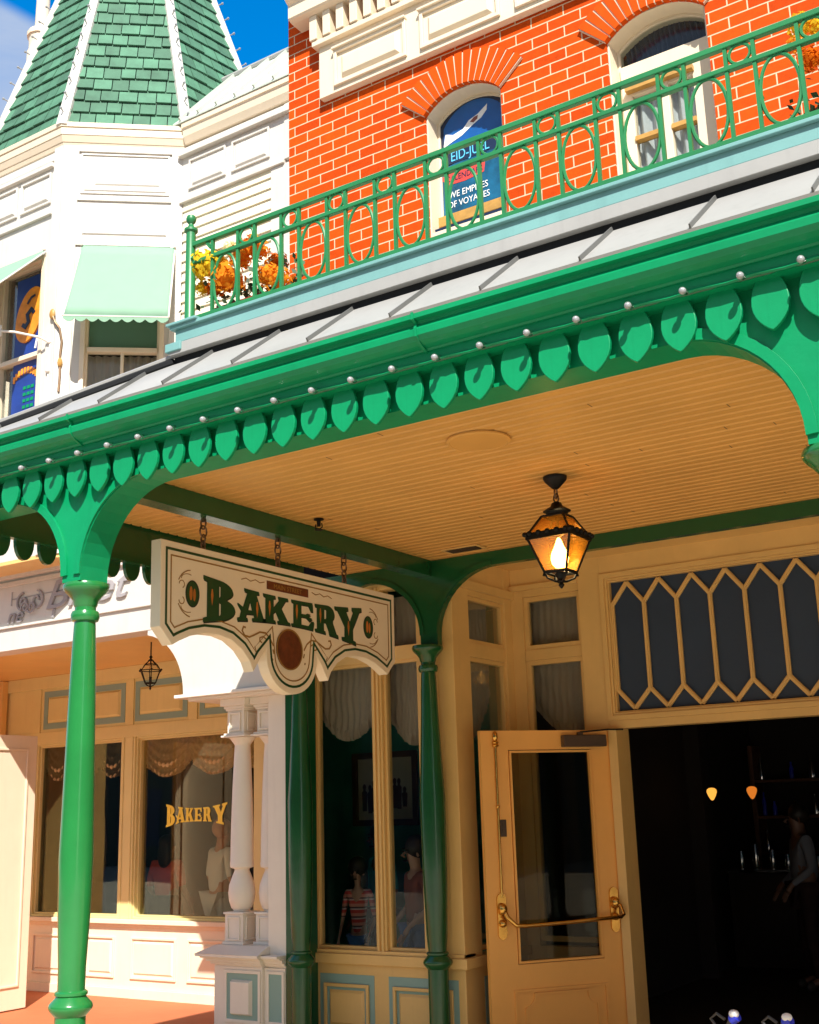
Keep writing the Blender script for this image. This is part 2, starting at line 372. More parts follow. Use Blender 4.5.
# ------------------------------------------------------------------ bakery building (brick upper storey + shopfront)
BK = thing('bakery_building', 'orange red brick storey over a cream shopfront with double doorway under green porch', 'building', (-1., 5.2, 0))
FB = XZ(5.2)
def w_outline(x0, x1, z0, zs, zc, n=14):      # window outline with segmental arch head
    xm = (x0+x1)/2; h = zc-zs; w = (x1-x0)/2; R = (w*w+h*h)/(2*h); a = math.degrees(math.asin(w/R))
    return [(x0, z0), (x1, z0)] + arc(xm, zc-R, R, R, 90-a, 90+a, n)
W1 = (-3.17, -2.675, 4.70, 5.48, 5.59); W2 = (-2.04, -1.505, 4.10, 5.495, 5.605); W3 = (-.72, -.2, 4.7, 5.48, 5.59); W4 = (.62, 1.15, 4.1, 5.495, 5.605)
wall = MB(); wall.slab(FB, [[(-4.17, 3.78), (3.6, 3.78), (3.6, 7.3), (-4.17, 7.3)]] + [w_outline(*w) for w in (W1, W2, W3, W4)], -.22, 0)
wall.cube(-4.17, -3.95, 5.42, 12, 3.4, 7.3); wall.cube(3.38, 3.6, 5.42, 12, 3.4, 7.3)
wall.build('brick_wall', 'brick', BK)
mb = MB(); mb.cube(-3.95, 3.38, 5.43, 12, 7.1, 7.28); mb.cube(-3.95, 3.38, 5.75, 5.8, 3.95, 7.1); mb.cube(-3.95, 3.38, 5.43, 12, 3.42, 3.5)
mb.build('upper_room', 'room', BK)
# arches of gauged brick
def voussoirs(w, parent):
    x0, x1, z0, zs, zc = w; xm = (x0+x1)/2; h = zc-zs; hw = (x1-x0)/2; R = (hw*hw+h*h)/(2*h); a = math.degrees(math.asin(hw/R))+1.2
    cz = zc-R; n = 15; mo = MB(); b = MB()
    A0 = 90-a; A1 = 90+a
    mo.slab(FB, arc(xm, cz, R-.004, R-.004, A0, A1, 14)+arc(xm, cz, R+.19, R+.19, A1, A0, 14), .001, .019)
    st = (A1-A0)/n
    for i in range(n):
        p = A0+st*(i+.09); q = A0+st*(i+.91)
        b.slab(FB, arc(xm, cz, R-.006, R-.006, p, q, 2)+arc(xm, cz, R+.195, R+.195, q, p, 2), -.1, .024)
    va = b.build('window_arch', 'brick_plain', parent, bev=.003); mo.build('arch_mortar', 'mortar', va)
for w in (W1, W2, W3, W4): voussoirs(w, BK)
def inset_outline(w, d):
    x0, x1, z0, zs, zc = w
    return (x0+d, x1-d, z0, zs-d*.25, zc-d)
def up_window(w, kind):
    F = FB
    fr = MB(); o = w_outline(*w); i = w_outline(*inset_outline((w[0], w[1], w[2]+.045, w[3], w[4]), .010))
    fr.slab(F, [o, i], -.17, -.012)
    i2 = w_outline(*inset_outline((w[0], w[1], w[2]+.07, w[3], w[4]), .026)); fr.slab(F, [i, i2], -.17, -.115)
    x0, x1, z0, zs, zc = inset_outline(w, .026)
    if kind == 'french':
        fr.box(F, x0, x1, 5.305, 5.385, -.15, -.10)
        # casement stiles
        xa = -1.915+ (w[0]+2.04); 
        fr.box(F, x0, x0+.055, z0, 5.305, -.15, -.105); fr.box(F, x1-.10, x1, z0, 5.305, -.15, -.105)
        fr.box(F, (x0+x1)/2-.035, (x0+x1)/2+.01, z0, 5.305, -.15, -.10); fr.box(F, x0+.055, x1-.10, 5.20, 5.305, -.15, -.104)
        hd = MB(); hd.box(F, x0+.03, x1-.09, 5.215, 5.245, -.103, -.065)
        br = MB(); br.box(F, x0+.055, (x0+x1)/2-.036, 4.935, 4.96, -.14, -.095); br.box(F, (x0+x1)/2+.011, x1-.10, 4.935, 4.96, -.14, -.095)
    win = fr.build('window', 'cream', BK, bev=.003)
    if kind == 'french':
        hd.build('window_header', 'wood_gold', win); br.build('glazing_bar', 'wood_gold', win)
    p = MB(); p.slab(F, w_outline(x0-.005, x1+.005, w[2]+.07, zs, zc), -.135, -.13); p.build('pane', 'glass', win)
    return win
win1 = up_window(W1, 'sign'); win2 = up_window(W2, 'french'); win3 = up_window(W3, 'plain'); win4 = up_window(W4, 'french')
# painted blue glass of the first window
x0, x1, z0, zs, zc = inset_outline(W1, .026)
F1 = XZ(5.2+.1275)
DS = lambda x, z: (x*1.025, 1.6+(z-1.6)*1.025)
def dec(loops, n, name, mat, F=F1, par=None):
    mb = MB()
    for l in loops: mb.slab(F, [DS(*q) for q in l], n, n+.0015)
    return mb.build(name, mat, par or win1)
dec([w_outline(x0/1.025, x1/1.025, 4.815, 5.37, 5.48)], 0., 'painted_glass', 'decal_navy')
dec([w_outline(x0/1.025, x1/1.025, 4.815, 5.10, 5.12)], .002, 'painted_lower_field', 'decal_teal')
dec([w_outline(x0/1.025+.02, x1/1.025-.02, 5.205, 5.345, 5.46)], .002, 'painted_sky', 'decal_blue')
dec([[(-3.05, 5.23), (-3.035, 5.31), (-2.985, 5.29), (-2.92, 5.305), (-2.88, 5.345), (-2.82, 5.365), (-2.76, 5.405), (-2.765, 5.37), (-2.80, 5.335), (-2.865, 5.305), (-2.93, 5.268), (-2.99, 5.25)]], .004, 'white_fish', 'decal_white')
dec([[(-2.872, 5.332), (-2.845, 5.352), (-2.82, 5.355), (-2.825, 5.335), (-2.85, 5.32)]], .006, 'fish_patch', 'decal_brown')
dec([[(-3.07, 5.115), (-2.775, 5.115), (-2.775, 5.2), (-3.07, 5.2)]], .004, 'painted_band', 'decal_navy')
text_mesh('EID-JUEL', F1, -2.955, 5.216, .087, .006, .001, 'decal_cyan', 'painted_lettering', win1, sx=.78)
dec([[(-3.075, 5.04), (-3.04, 5.065), (-2.92, 5.055), (-2.80, 5.075), (-2.775, 5.105), (-2.79, 5.06), (-2.80, 5.0), (-2.92, 4.985), (-3.03, 4.99)]], .004, 'red_banner', 'decal_red')
text_mesh('CALENDARS', F1, -2.998, 5.093, .051, .006, .001, 'decal_navy', 'banner_lettering', win1, sx=.85)
text_mesh('WE EMPIRES', F1, -2.975, 4.987, .056, .006, .001, 'decal_white', 'white_lettering', win1, sx=.85)
text_mesh('OF VOYAGES', F1, -2.975, 4.926, .056, .006, .001, 'decal_white', 'white_lettering', win1, sx=.82)
mb = MB(); mb.box(FB, x0-.03, x1+.03, 4.81, 4.875, -.14, -.09); mb.build('sill', 'wood_gold', win1, bev=.004)
mb = MB(); mb.box(FB, x0+.0, x1-.0, 4.62, 4.765, -.1, -.02); o = mb.build('name_board', 'decal_navy', win1)
text_mesh('Outfitters', XZ(5.2+.019), (x0+x1)/2, 4.685, .075, 0, .002, 'decal_white', 'board_lettering', win1, sx=1.0)
# frieze, dentils, cornice
mb = MB(); mb.box(FB, -3.89, 3.6, 5.845, 6.20, .001, .05); mb.box(FB, -3.92, 3.6, 6.20, 6.235, .001, .085)
x = -3.77
while x < 3.4:
    mb.frame(XZ(5.15), x, x+.525, 5.88, 6.125, .022, 0., .018); mb.raised(XZ(5.15), x+.05, x+.475, 5.925, 6.075, 0, .02, .02)
    mb.box(XZ(5.15), x-.005, x+.53, 6.125, 6.14, 0., .035); x += .622
mb.build('frieze', 'cream', BK, bev=.003)
mb = MB(); x = -3.93
while x < 3.5: mb.box(FB, x, x+.055, 6.24, 6.41, .001, .095); x += .102
mb.build('dentils', 'cream', BK, bev=.003)
mb = MB(); prof = [(5.2, 6.412), (5.10, 6.412), (5.07, 6.42), (5.06, 6.43), (5.06, 6.52), (5.03, 6.54), (4.97, 6.62), (4.96, 6.70), (5.2, 6.75)]
mb.slab(YZ(0), prof, -4.06, 3.75); mb.build('cornice', 'cream', BK)

# ---- shopfront below: window wall, side return, doorway wall
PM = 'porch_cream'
Yw = 7.06; FW = XZ(Yw)
sw = MB()
sw.box(FW, -6.0, -4.24, 0.0, .60, -.12, 0.); sw.box(FW, -6.0, -4.235, .60, .665, -.14, .03); sw.box(FW, -6.0, -4.235, .665, .69, -.14, .012)
for a, b in ((-5.76, -5.465), (-4.935, -4.85), (-4.54, -4.24)): sw.box(FW, a, b, .69, 3.32, -.12, -.002)
for a in (-4.92, -4.885): sw.box(FW, a, a+.018, .69, 3.2, -.002, .014)
sw.box(FW, -5.465, -4.54, 2.66, 2.76, -.10, -.02); sw.box(FW, -5.465, -4.54, 3.18, 3.32, -.12, -.004)
for a, b in ((-5.465, -4.935), (-4.85, -4.54)): sw.frame(FW, a, b, .69, 2.66, .022, -.09, -.03)
sw.box(FW, -4.40, -4.37, .69, 3.2, 0, .006)
for a, b in ((-5.44, -4.94), (-4.86, -4.27)):
    sw.panel(XZ(Yw-.004), a+.06, b-.06, .16, .47, 0, .018, .022)
# side return facing +X
FS = YZ(-4.235)
sw.box(FS, 7.0605, 7.95, 0., .60, -.1, 0.); sw.box(FS, 7.03, 7.95, .60, .665, -.12, .03)
sw.box(FS, 7.0605, 7.29, .665, 3.42, -.1, 0.); sw.box(FS, 7.83, 7.95, .665, 3.42, -.1, 0); sw.box(FS, 7.29, 7.83, 2.66, 2.76, -.08, -.01); sw.box(FS, 7.29, 7.83, 3.1, 3.42, -.1, -.002)
for z0, z1 in ((2.76, 3.1), (.69, 2.66)): sw.frame(FS, 7.29, 7.83, z0, z1, .03, -.07, -.02)
sw.box(FS, 7.06, 7.95, 3.14, 3.2, 0, .03)
sw.panel(YZ(-4.231), 7.36, 7.86, .16, .47, 0, .018, .022)
# doorway wall
FD = XZ(7.93)
sw.box(FD, -4.235, -3.661, 0., .66, -.1, -.002)
sw.box(FD, -4.235, -4.135, .66, 3.42, -.1, -.002); sw.box(FD, -3.66, -3.485, 0, 3.42, -.12, .02); sw.box(FD, -4.135, -3.66, 2.67, 2.75, -.08, -.01); sw.box(FD, -4.135, -3.66, 3.15, 3.42, -.1, -.002)
for z0, z1 in ((2.75, 3.15), (.69, 2.67)): sw.frame(FD, -4.135, -3.66, z0, z1, .035, -.07, -.02); 
sw.box(FD, -4.235, -3.66, 3.2, 3.24, -.002, .03)
sw.box(FD, -3.485, 0.6, 3.24, 3.42, -.12, .02); sw.box(FD, -3.485, .6, 2.13, 2.185, -.12, .02)
sw.box(FD, .02, .6, 0, 3.24, -.121, .018)
sw.build('shopfront_wall', PM, BK, bev=.004)
bp = MB()
for a, b in ((-5.44, -4.94), (-4.86, -4.27)): bp.box(FW, a+.02, b-.02, .10, .53, .0005, .003)
bp.box(FS, 7.30, 7.92, .10, .53, .0005, .003)
bp.build('blue_panel_field', 'bluegrey', BK)
mb = MB(); mb.slab(XY(0), [(-4.3, 7.0), (3.5, 7.0), (3.5, 7.97), (-4.3, 7.97)], 3.37, 3.425); mb.build('doorway_soffit', PM, BK)
def pane(F, u0, u1, v0, v1, n, mat='glass', name='shop_window'):
    mb = MB(); mb.box(F, u0, u1, v0, v1, n, n+.006); return mb.build(name, mat, BK)
pane(FW, -5.465, -4.935, .69, 2.66, -.06); pane(FW, -4.85, -4.54, .69, 2.66, -.06); pane(FW, -5.465, -4.54, 2.76, 3.18, -.06)
pane(FS, 7.29, 7.83, .69, 2.66, -.05); pane(FS, 7.29, 7.83, 2.76, 3.1, -.05)
pane(FD, -4.135, -3.66, .69, 2.67, -.05); pane(FD, -4.135, -3.66, 2.75, 3.15, -.05)
# transom with lattice
tf = MB(); tf.frame(FD, -3.485, .02, 2.185, 3.24, .036, -.1, .035); tf.frame(FD, -3.449, -.016, 2.221, 3.204, .018, -.1, .020); tf.frame(FD, -3.431, -.034, 2.239, 3.186, .010, -.1, .004)
tr = tf.build('transom_window', PM, BK, bev=.003)
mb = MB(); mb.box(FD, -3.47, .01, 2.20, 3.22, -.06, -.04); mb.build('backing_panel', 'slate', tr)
la = MB(); lt = MB(); p = .243; k = 0
def clipbar(a, b):
    if a[0] < -3.425 and b[0] < -3.425: return
    if a[0] < -3.425: t = (-3.425-a[0])/(b[0]-a[0]); a = (-3.425, a[1]+(b[1]-a[1])*t)
    if b[0] > -.03: return
    la.strip(FD, [a, b], .030, -.039+.0006*(k % 3), -.018+.0012*(k % 3)); lt.strip(FD, [a, b], .013, -.0185+.0012*(k % 3), -.009+.0008*(k % 3))
for i in range(16):
    xa = -3.294+p*(i-1)
    for a, b in (((xa, 3.165), (xa+p/2, 3.01)), ((xa+p/2, 3.01), (xa+p, 3.165)), ((xa+p/2, 2.40), (xa, 2.262)), ((xa+p/2, 2.40), (xa+p, 2.262)), ((xa+p/2, 3.01), (xa+p/2, 2.40))):
        k += 1
        if a[0] > b[0]: a, b = b, a
        clipbar(a, b)
lo = la.build('lattice', PM, tr, bev=.003); lt.build('lattice_bead', PM, tr)
# door leaf (open, hinged on the left jamb)
FDo = Fr((-4.06, 7.077, .02), (.602, .799, 0), (0, 0, 1))
d = MB(); gl = [(.20, .60), (.83, .60), (.83, 1.97), (.20, 1.97)]
d.slab(FDo, [[(.0, 0), (.98, 0), (.98, 2.1), (.0, 2.1)], gl], -.045, 0.)
d.frame(FDo, .205, .825, .605, 1.965, .014, -.03, .008)
pl = [(.17, .1), (.83, .1), (.83, .44), (.17, .44)]
d.strip(FDo, pl, .016, .0005, .013, True)
pi_ = [(.25, .12), (.75, .12), (.75, .30)]+arc(.78, .38, .07, .07, 250, 110, 6)[1:] ; 
pts = [(.24, .14)]+[(.24, .33)]+arc(.24, .40, .065, .065, -80, 10, 6)+[(.31, .415), (.69, .415)]+arc(.76, .40, .065, .065, 170, 260, 6)+[(.76, .33), (.76, .14)]
d.strip(FDo, pts, .014, .0005, .012, True)
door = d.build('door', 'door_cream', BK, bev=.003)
mb = MB(); mb.box(FDo, .20, .83, .60, 1.97, -.027, -.021); mb.build('glass', 'glass_dark', door)
mb = MB(); mb.tube([FDo.P(.10, 1.02, .012), FDo.P(.102, 2.06, .012)], .009, 10); mb.ball(FDo.P(.102, 2.06, .014), .02, 12, 8, (1, 1, 1.8)); mb.ball(FDo.P(.101, 1.6, .012), .014)
for z in (2.02, 2.0): mb.ball(FDo.P(.102, z, .014), .024, 12, 6, (1, 1, .6))
mb.build('bolt_rod', 'brass', door, smooth=True)
def esc(u): 
    mb.slab(FDo, [(u-.03, .83)]+arc(u, .80, .032, .04, 180, 360, 8)+[(u+.03, .83), (u+.03, 1.0)]+arc(u, 1.01, .032, .04, 0, 180, 8), 0, .016)
    mb.ball(FDo.P(u, .95, .03), .03, 12, 8, (1, 1, 1.3)); mb.ball(FDo.P(u, .86, .025), .024)
mb = MB(); esc(.095); esc(.925)
mb.tube([FDo.P(.10, .95, .03), FDo.P(.115, .90, .06), FDo.P(.16, .85, .085), FDo.P(.22, .845, .09), FDo.P(.55, .85, .09), FDo.P(.93, .862, .09), FDo.P(.955, .875, .08), FDo.P(.95, .93, .05), FDo.P(.935, .95, .03)], .013, 10)
mb.build('push_bar', 'brass', door, smooth=True)
mb = MB(); mb.box(FDo, .115, .16, 1.405, 1.515, 0, .006); mb.box(FDo, .125, .15, 1.43, 1.46, .006, .014); mb.box(FDo, .128, .147, 1.475, 1.5, .006, .012); mb.build('lock_plate', 'bronze', door, bev=.002)
mb = MB(); mb.box(FDo, .60, .93, 1.985, 2.065, 0, .055); mb.box(FDo, .72, .76, 2.065, 2.085, .01, .04)
mb.build('door_closer', 'bronze', door, bev=.006)
mb = MB(); mb.tube([FDo.P(.74, 2.085, .03), FDo.P(.95, 2.10, .06), V((-3.36, 7.86, 2.118))], .006, 8); mb.build('closer_arm', 'iron', door, smooth=True)
mb = MB(); mb.cube(-3.47, -3.405, 7.84, 8.06, 0, 2.13); mb.build('door_jamb', PM, BK, bev=.003)
# rooms behind the glass
mb = MB()
mb.cube(-4.6, 3.5, 13.5, 13.6, 0, 3.4); mb.cube(3.4, 3.5, 8.06, 13.5, 0, 3.4); mb.cube(-4.25, 3.5, 8.03, 13.5, 3.15, 3.3); mb.cube(.06, 3.5, 8.03, 8.1, 0, 3.4)
mb.cube(-7.9, -4.25, 9.45, 9.5, 0, 3.4) if False else None
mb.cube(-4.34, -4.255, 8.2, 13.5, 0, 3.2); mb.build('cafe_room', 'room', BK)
mb = MB(); mb.cube(-7.25, -4.30, 9.12, 9.2, 0, 3.3); mb.slab(XY(0), [(-5.62, 7.185), (-5.57, 7.185), (-7.12, 9.12), (-7.2, 9.12)], 0, 3.3); mb.slab(XY(3.305), [(-5.62, 7.185), (-4.36, 7.185), (-4.36, 9.12), (-7.2, 9.12)], 0, .05); mb.cube(-4.9, -4.3, 9.12, 9.9, 0, 3.3)
mb.build('green_room', 'room_green', BK)
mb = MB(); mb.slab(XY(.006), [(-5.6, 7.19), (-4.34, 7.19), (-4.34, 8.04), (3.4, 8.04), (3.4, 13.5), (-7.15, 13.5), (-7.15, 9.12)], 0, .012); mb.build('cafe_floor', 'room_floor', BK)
# ------------------------------------------------------------------ porch canopy
PC = thing('porch_canopy', 'green porch canopy with white metal skirt roof, leaf trim and boarded ceiling on green posts', 'porch canopy', (-1., 3.9, 0))
XL = -5.2; XR = 3.0
mb = MB(); y = 3.9; prof = []
while y < 7.05:
    prof += [(y, 3.318), (y+.050, 3.318), (y+.053, 3.332), (y+.058, 3.333), (y+.074, 3.317)]; y += .078
prof += [(7.12, 3.316), (7.12, 3.36), (3.9, 3.36)]
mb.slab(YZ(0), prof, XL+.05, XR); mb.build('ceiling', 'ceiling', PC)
Ff = XZ(3.8)
mb = MB()
for q in range(46):
    yy = 3.9+.078*random.randint(0, 39)+.001; xx = random.uniform(XL+.2, .5); mb.cube(xx, xx+.0035, yy, yy+.048, 3.3172, 3.3195)
mb.build('board_joints', 'bronze', PC)
cols = (-4.388, -.85, 2.70)
def fascia_loop(cols, xl, xr, ztop, zb, rx, ry, off=.062, zc=2.715):
    pts = [(xl, ztop), (xl, zb)]
    for c in cols:
        if c-off-rx > xl: pts += arc(c-off-rx, zb-ry, rx, ry, 90, 0, 12)
        else: pts += arc(xl+.001, zb-ry, c-off-xl, ry, 90, 0, 12)
        pts += [(c-off, zc), (c+off, zc)] if zb-ry > zc+.001 else [(c-off, zc), (c+off, zc)]
        if c+off+rx < xr: pts += arc(c+off+rx, zb-ry, rx, ry, 180, 90, 12)
        else: pts += [(xr, zc)]
    pts += [(xr, zb), (xr, ztop)]
    out = []
    for p in pts:
        if not out or (abs(p[0]-out[-1][0])+abs(p[1]-out[-1][1])) > 1e-4: out.append(p)
    return out
mb = MB(); mb.slab(Ff, fascia_loop(cols, XL, XR, 3.40, 3.168, .43, .44), -.17, 0.)
for c in cols:
    for s in (-1, 1):
        a = arc(c+s*.492, 3.168-.44, .43, .44, 90, 180 if s > 0 else 0, 14)
        mb.strip(Ff, [(x-s*.018, z+.018) for x, z in a], .04, .0005, .012)
mb.build('fascia', 'green', PC, bev=.004)
# light strip and gutter
mb = MB(); mb.box(Ff, XL-.03, XR, 3.292, 3.348, .001, .085); mb.tube([Ff.P(XL+.2*.5*i, 3.305-.006*(i % 2), .09) for i in range(int((XR-XL)/.1))], .007, 5)
mb.build('light_strip', 'green', PC)
mb = MB(); mb.slab(YZ(0), [(3.80, 3.36), (3.72, 3.345), (3.705, 3.345), (3.70, 3.353), (3.675, 3.360), (3.65, 3.370), (3.634, 3.388), (3.632, 3.414), (3.642, 3.434), (3.638, 3.447), (3.612, 3.450), (3.612, 3.472), (3.65, 3.478), (3.80, 3.478)], XL-.1, XR); gut = mb.build('gutter', 'green', PC)
for x in (-4.25, -2.30, -.35, 1.6): MB().slab(YZ(0), [(3.80, 3.352), (3.703, 3.340), (3.66, 3.360), (3.630, 3.384), (3.628, 3.416), (3.634, 3.436), (3.608, 3.446), (3.608, 3.475), (3.65, 3.481), (3.80, 3.481)], x, x+.012).build('gutter_joint', 'green', gut)
# leaf trim
def leaf_loop(x, w=.064, zt=3.30, zb=3.112):
    h = zt-zb
    q = ((1, .60), (.94, .70), (.86, .81), (.76, .91), (.64, .98), (.52, 1), (.40, .95), (.29, .83), (.19, .65), (.10, .41), (.04, .20), (0, 0))
    r = [(x-w*b, zb+h*a) for a, b in q]
    return r + [(2*x-a, b) for a, b in r[:-1][::-1]]
lf = MB().slab(Ff, leaf_loop(-1.77-.16*20), .032, .05).build('trim_leaf', 'green', PC, bev=.003)
k = 1
while -1.77-.16*20+.16*k < XR-.05:
    c = lf.copy(); COL.objects.link(c); c.parent = PC; c.location.x += .16*k; k += 1
# skirt roof
ST = .777
def zr(y): return 3.478+ST*(y-3.622)
rf = MB(); A = (XL-.05, 3.612, zr(3.612)); B = (-3.88, 3.94, zr(3.94)); Cc = (XR, 3.94, zr(3.94)); D = (XR, 3.612, zr(3.612))
up = V((0, -.006, .010))
def sheet(pts): rf.add([V(p)+up for p in pts]+[V(p)-up for p in pts], [tuple(range(len(pts))), tuple(range(2*len(pts)-1, len(pts)-1, -1))]+[(i, (i+1) % len(pts), len(pts)+(i+1) % len(pts), len(pts)+i) for i in range(len(pts))])
sheet([A, D, Cc, B])
sheet([A, B, (B[0], 7.1, B[2]), (A[0], 7.1, A[2])])
roof = rf.build('skirt_roof', 'roof_white', PC)
x = -4.84
while x < XR:
    yt = 3.938 if x > B[0] else A[1]+(x-A[0])/(B[0]-A[0])*(B[1]-A[1])
    if yt > 3.66:
        p0 = V((x, 3.613, zr(3.613))); p1 = V((x, yt, zr(yt))); n = V((0, -ST, 1)).normalized()
        a = V((.0045, 0, 0))
        sm = MB(); sm.add([p0-a, p0+a, p1+a, p1-a, p0-a*.6+n*.028, p0+a*.6+n*.028, p1+a*.6+n*.028, p1-a*.6+n*.028], [(0, 1, 2, 3), (4, 5, 6, 7), (0, 1, 5, 4), (1, 2, 6, 5), (2, 3, 7, 6), (3, 0, 4, 7)]); sm.build('standing_seam', 'seam', roof)
    x += .408
hp = MB(); hp.tube([V(A)+V((0, 0, .045)), V(B)+V((0, 0, .055))], .012, 6); hp.build('hip_cap', 'roof_white', roof)
hp = MB(); hp.tube([V(A)+V((0, -.0, .02)), V(B)+V((0, 0, .03))], .018, 6); hp.cube(-3.88, XR, 3.945, 3.975, 3.68, 3.79); hp.build('roof_shadow_gap', 'dark_gap', roof)  # near-black strip standing in for the shadow gap under the flashing
# kerb of the balcony
mb = MB(); mb.cube(-3.88, XR, 3.908, 4.0, 3.774, 3.830); mb.build('white_flashing', 'roof_white', PC, bev=.002)
mb = MB(); mb.cube(-3.86, XR, 3.925, 4.02, 3.839, 3.905); mb.cube(-3.88, XR, 3.905, 4.03, 3.905, 3.922); mb.cube(-3.88, -3.81, 4.03, 5.19, 3.786, 3.922); mb.cube(-3.90, -3.80, 3.897, 4.03, 3.79, 3.832); mb.cube(-3.895, -3.70, 3.892, 4.035, 3.922, 3.936)
mb.build('balcony_kerb', 'teal', PC, bev=.003)
mb = MB(); mb.cube(-3.81, XR, 4.02, 5.19, 3.84, 3.885); mb.build('balcony_floor', 'roof_sage', PC)
# beams under the ceiling
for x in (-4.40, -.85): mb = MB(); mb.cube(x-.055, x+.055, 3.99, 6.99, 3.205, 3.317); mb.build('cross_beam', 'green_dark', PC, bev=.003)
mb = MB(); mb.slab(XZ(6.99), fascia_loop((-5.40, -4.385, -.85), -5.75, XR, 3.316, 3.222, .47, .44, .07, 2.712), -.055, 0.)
for c, ss in ((-4.385, (-1, 1)), (-.85, (-1, 1))):
    for s in ss:
        a = arc(c+s*.54, 3.222-.44, .47, .44, 90, 180 if s > 0 else 0, 12)
        mb.strip(XZ(6.99), [(x-s*.016, z+.016) for x, z in a], .032, .0005, .01)
mb.build('wall_fascia', 'green_dark', PC, bev=.003)
# side valance (left end)
FV = YZ(XL+.02)
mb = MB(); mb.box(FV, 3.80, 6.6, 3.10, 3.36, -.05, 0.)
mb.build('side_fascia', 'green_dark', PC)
def lv(y):
    return arc(y, 3.10, .062, .10, 180, 360, 10)+[(y+.062, 3.14), (y-.062, 3.14)]
s0 = MB().slab(FV, lv(3.88), -.075, -.052).build('side_scallop', 'green_dark', PC)
for k in range(1, 17):
    c = s0.copy(); COL.objects.link(c); c.parent = PC; c.location.y += .16*k
# columns
def column(x, y, zbase, mat, parent, R=1.0, fl=True, bulge=1.45):
    zr_ = zbase
    p = [(.052, 2.50), (.056, 2.40), (.062, 2.2), (.074*R, 1.85), (.083*R, bulge), (.078*R, 1.2), (.066*R, zr_+.16), (.060, zr_+.06)]
    prof = [(.062, zr_-.06), (.064, zr_+.05)]+p[::-1]+[(.052, 2.52)]
    mb = MB(); mb.lathe((x, y, 0), [(.068, 0), (.068, zr_-.05)]+p[::-1]+[(.050, 2.53), (.062, 2.535), (.068, 2.55), (.068, 2.565), (.062, 2.58), (.050, 2.585), (.050, 2.62)], 40, (14, .12, zr_-.06))
    o = mb.build('column', mat, parent, smooth=True)
    mb = MB(); mb.lathe((x, y, 0), [(.050, 2.60), (.056, 2.61), (.060, 2.63), (.078, 2.655), (.096, 2.672), (.106, 2.685), (.110, 2.70), (.104, 2.715), (.05, 2.716)], 32); mb.build('capital', mat, o, smooth=True)
    mb = MB(); mb.lathe((x, y, 0), [(.062, zr_-.06), (.066, zr_-.048), (.072, zr_-.043), (.094, zr_-.018), (.098, zr_-.005), (.093, zr_+.008), (.070, zr_+.032), (.066, zr_+.038), (.073, zr_+.044), (.073, zr_+.054), (.066, zr_+.06), (.058, zr_+.063)], 32); mb.build('base_ring', mat, o, smooth=True)
    mb = MB(); mb.lathe((x, y, 0), [(.11, 0), (.11, .06), (.09, .10), (.075, .13)], 32); mb.build('foot', mat, o, smooth=True)
    return o
for c in cols: column(c, 3.895, .815, 'green_post', PC, .93)
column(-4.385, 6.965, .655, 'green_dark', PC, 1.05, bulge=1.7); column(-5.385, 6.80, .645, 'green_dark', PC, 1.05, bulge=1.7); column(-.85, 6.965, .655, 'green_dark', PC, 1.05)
mb = MB(); mb.cube(-5.501, -5.44, 6.78, 7.058, 0, 2.72); mb.build('wall_strip', 'green_dark', PC)

# ------------------------------------------------------------------ balcony railing
RL = thing('balcony_railing', 'green iron balcony railing with ovals and rings above the porch roof', 'railing', (-3.74, 3.96, 3.92))
FR = XZ(3.96)
mb = MB()
for z, h in ((4.352, .012), (4.253, .010), (3.955, .011)): mb.box(FR, -3.78, 3.0, z-h, z+h, -.013, .013)
mb.build('rail', 'green_rail', RL, bev=.003)
bl = MB().box(FR, -3.038-.267*2-.088, -3.038-.267*2-.074, 3.966, 4.34, -.008, .008).build('baluster', 'green_rail', RL)
k = 0
ov = MB().tube([FR.P(-3.572+.072*cos(2*pi*i/28), 4.104+.142*sin(2*pi*i/28), 0) for i in range(28)], .0075, 6, True).build('oval', 'green_rail', RL, smooth=True)
ri = MB().tube([FR.P(-3.438+.040*cos(2*pi*i/20), 4.302+.040*sin(2*pi*i/20), 0) for i in range(20)], .0065, 6, True).build('ring', 'green_rail', RL, smooth=True)
r2 = MB().tube([FR.P(-3.66+.035*cos(pi*i/10+pi/2-.2), 4.302+.038*sin(pi*i/10), 0) for i in range(11)], .0065, 6).build('scroll', 'green_rail', RL, smooth=True)
n = int((3.0+3.572)/.267)
for k in range(n):
    for o, dx in ((bl, 0), (bl, .162), (ov, 0), (ri, 0)):
        if k == 0 and (dx == 0): continue
        c = o.copy(); COL.objects.link(c); c.parent = RL; c.location.x += .267*k+dx
mb = MB(); mb.lathe((-3.80, 3.96, 0), [(.034, 3.92), (.036, 3.93), (.026, 3.95), (.024, 4.42), (.034, 4.43), (.034, 4.442), (.022, 4.45), (.014, 4.46), (.012, 4.47), (.022, 4.482), (.026, 4.497), (.021, 4.513), (.006, 4.522)], 20); mb.build('post', 'green_rail', RL, smooth=True)

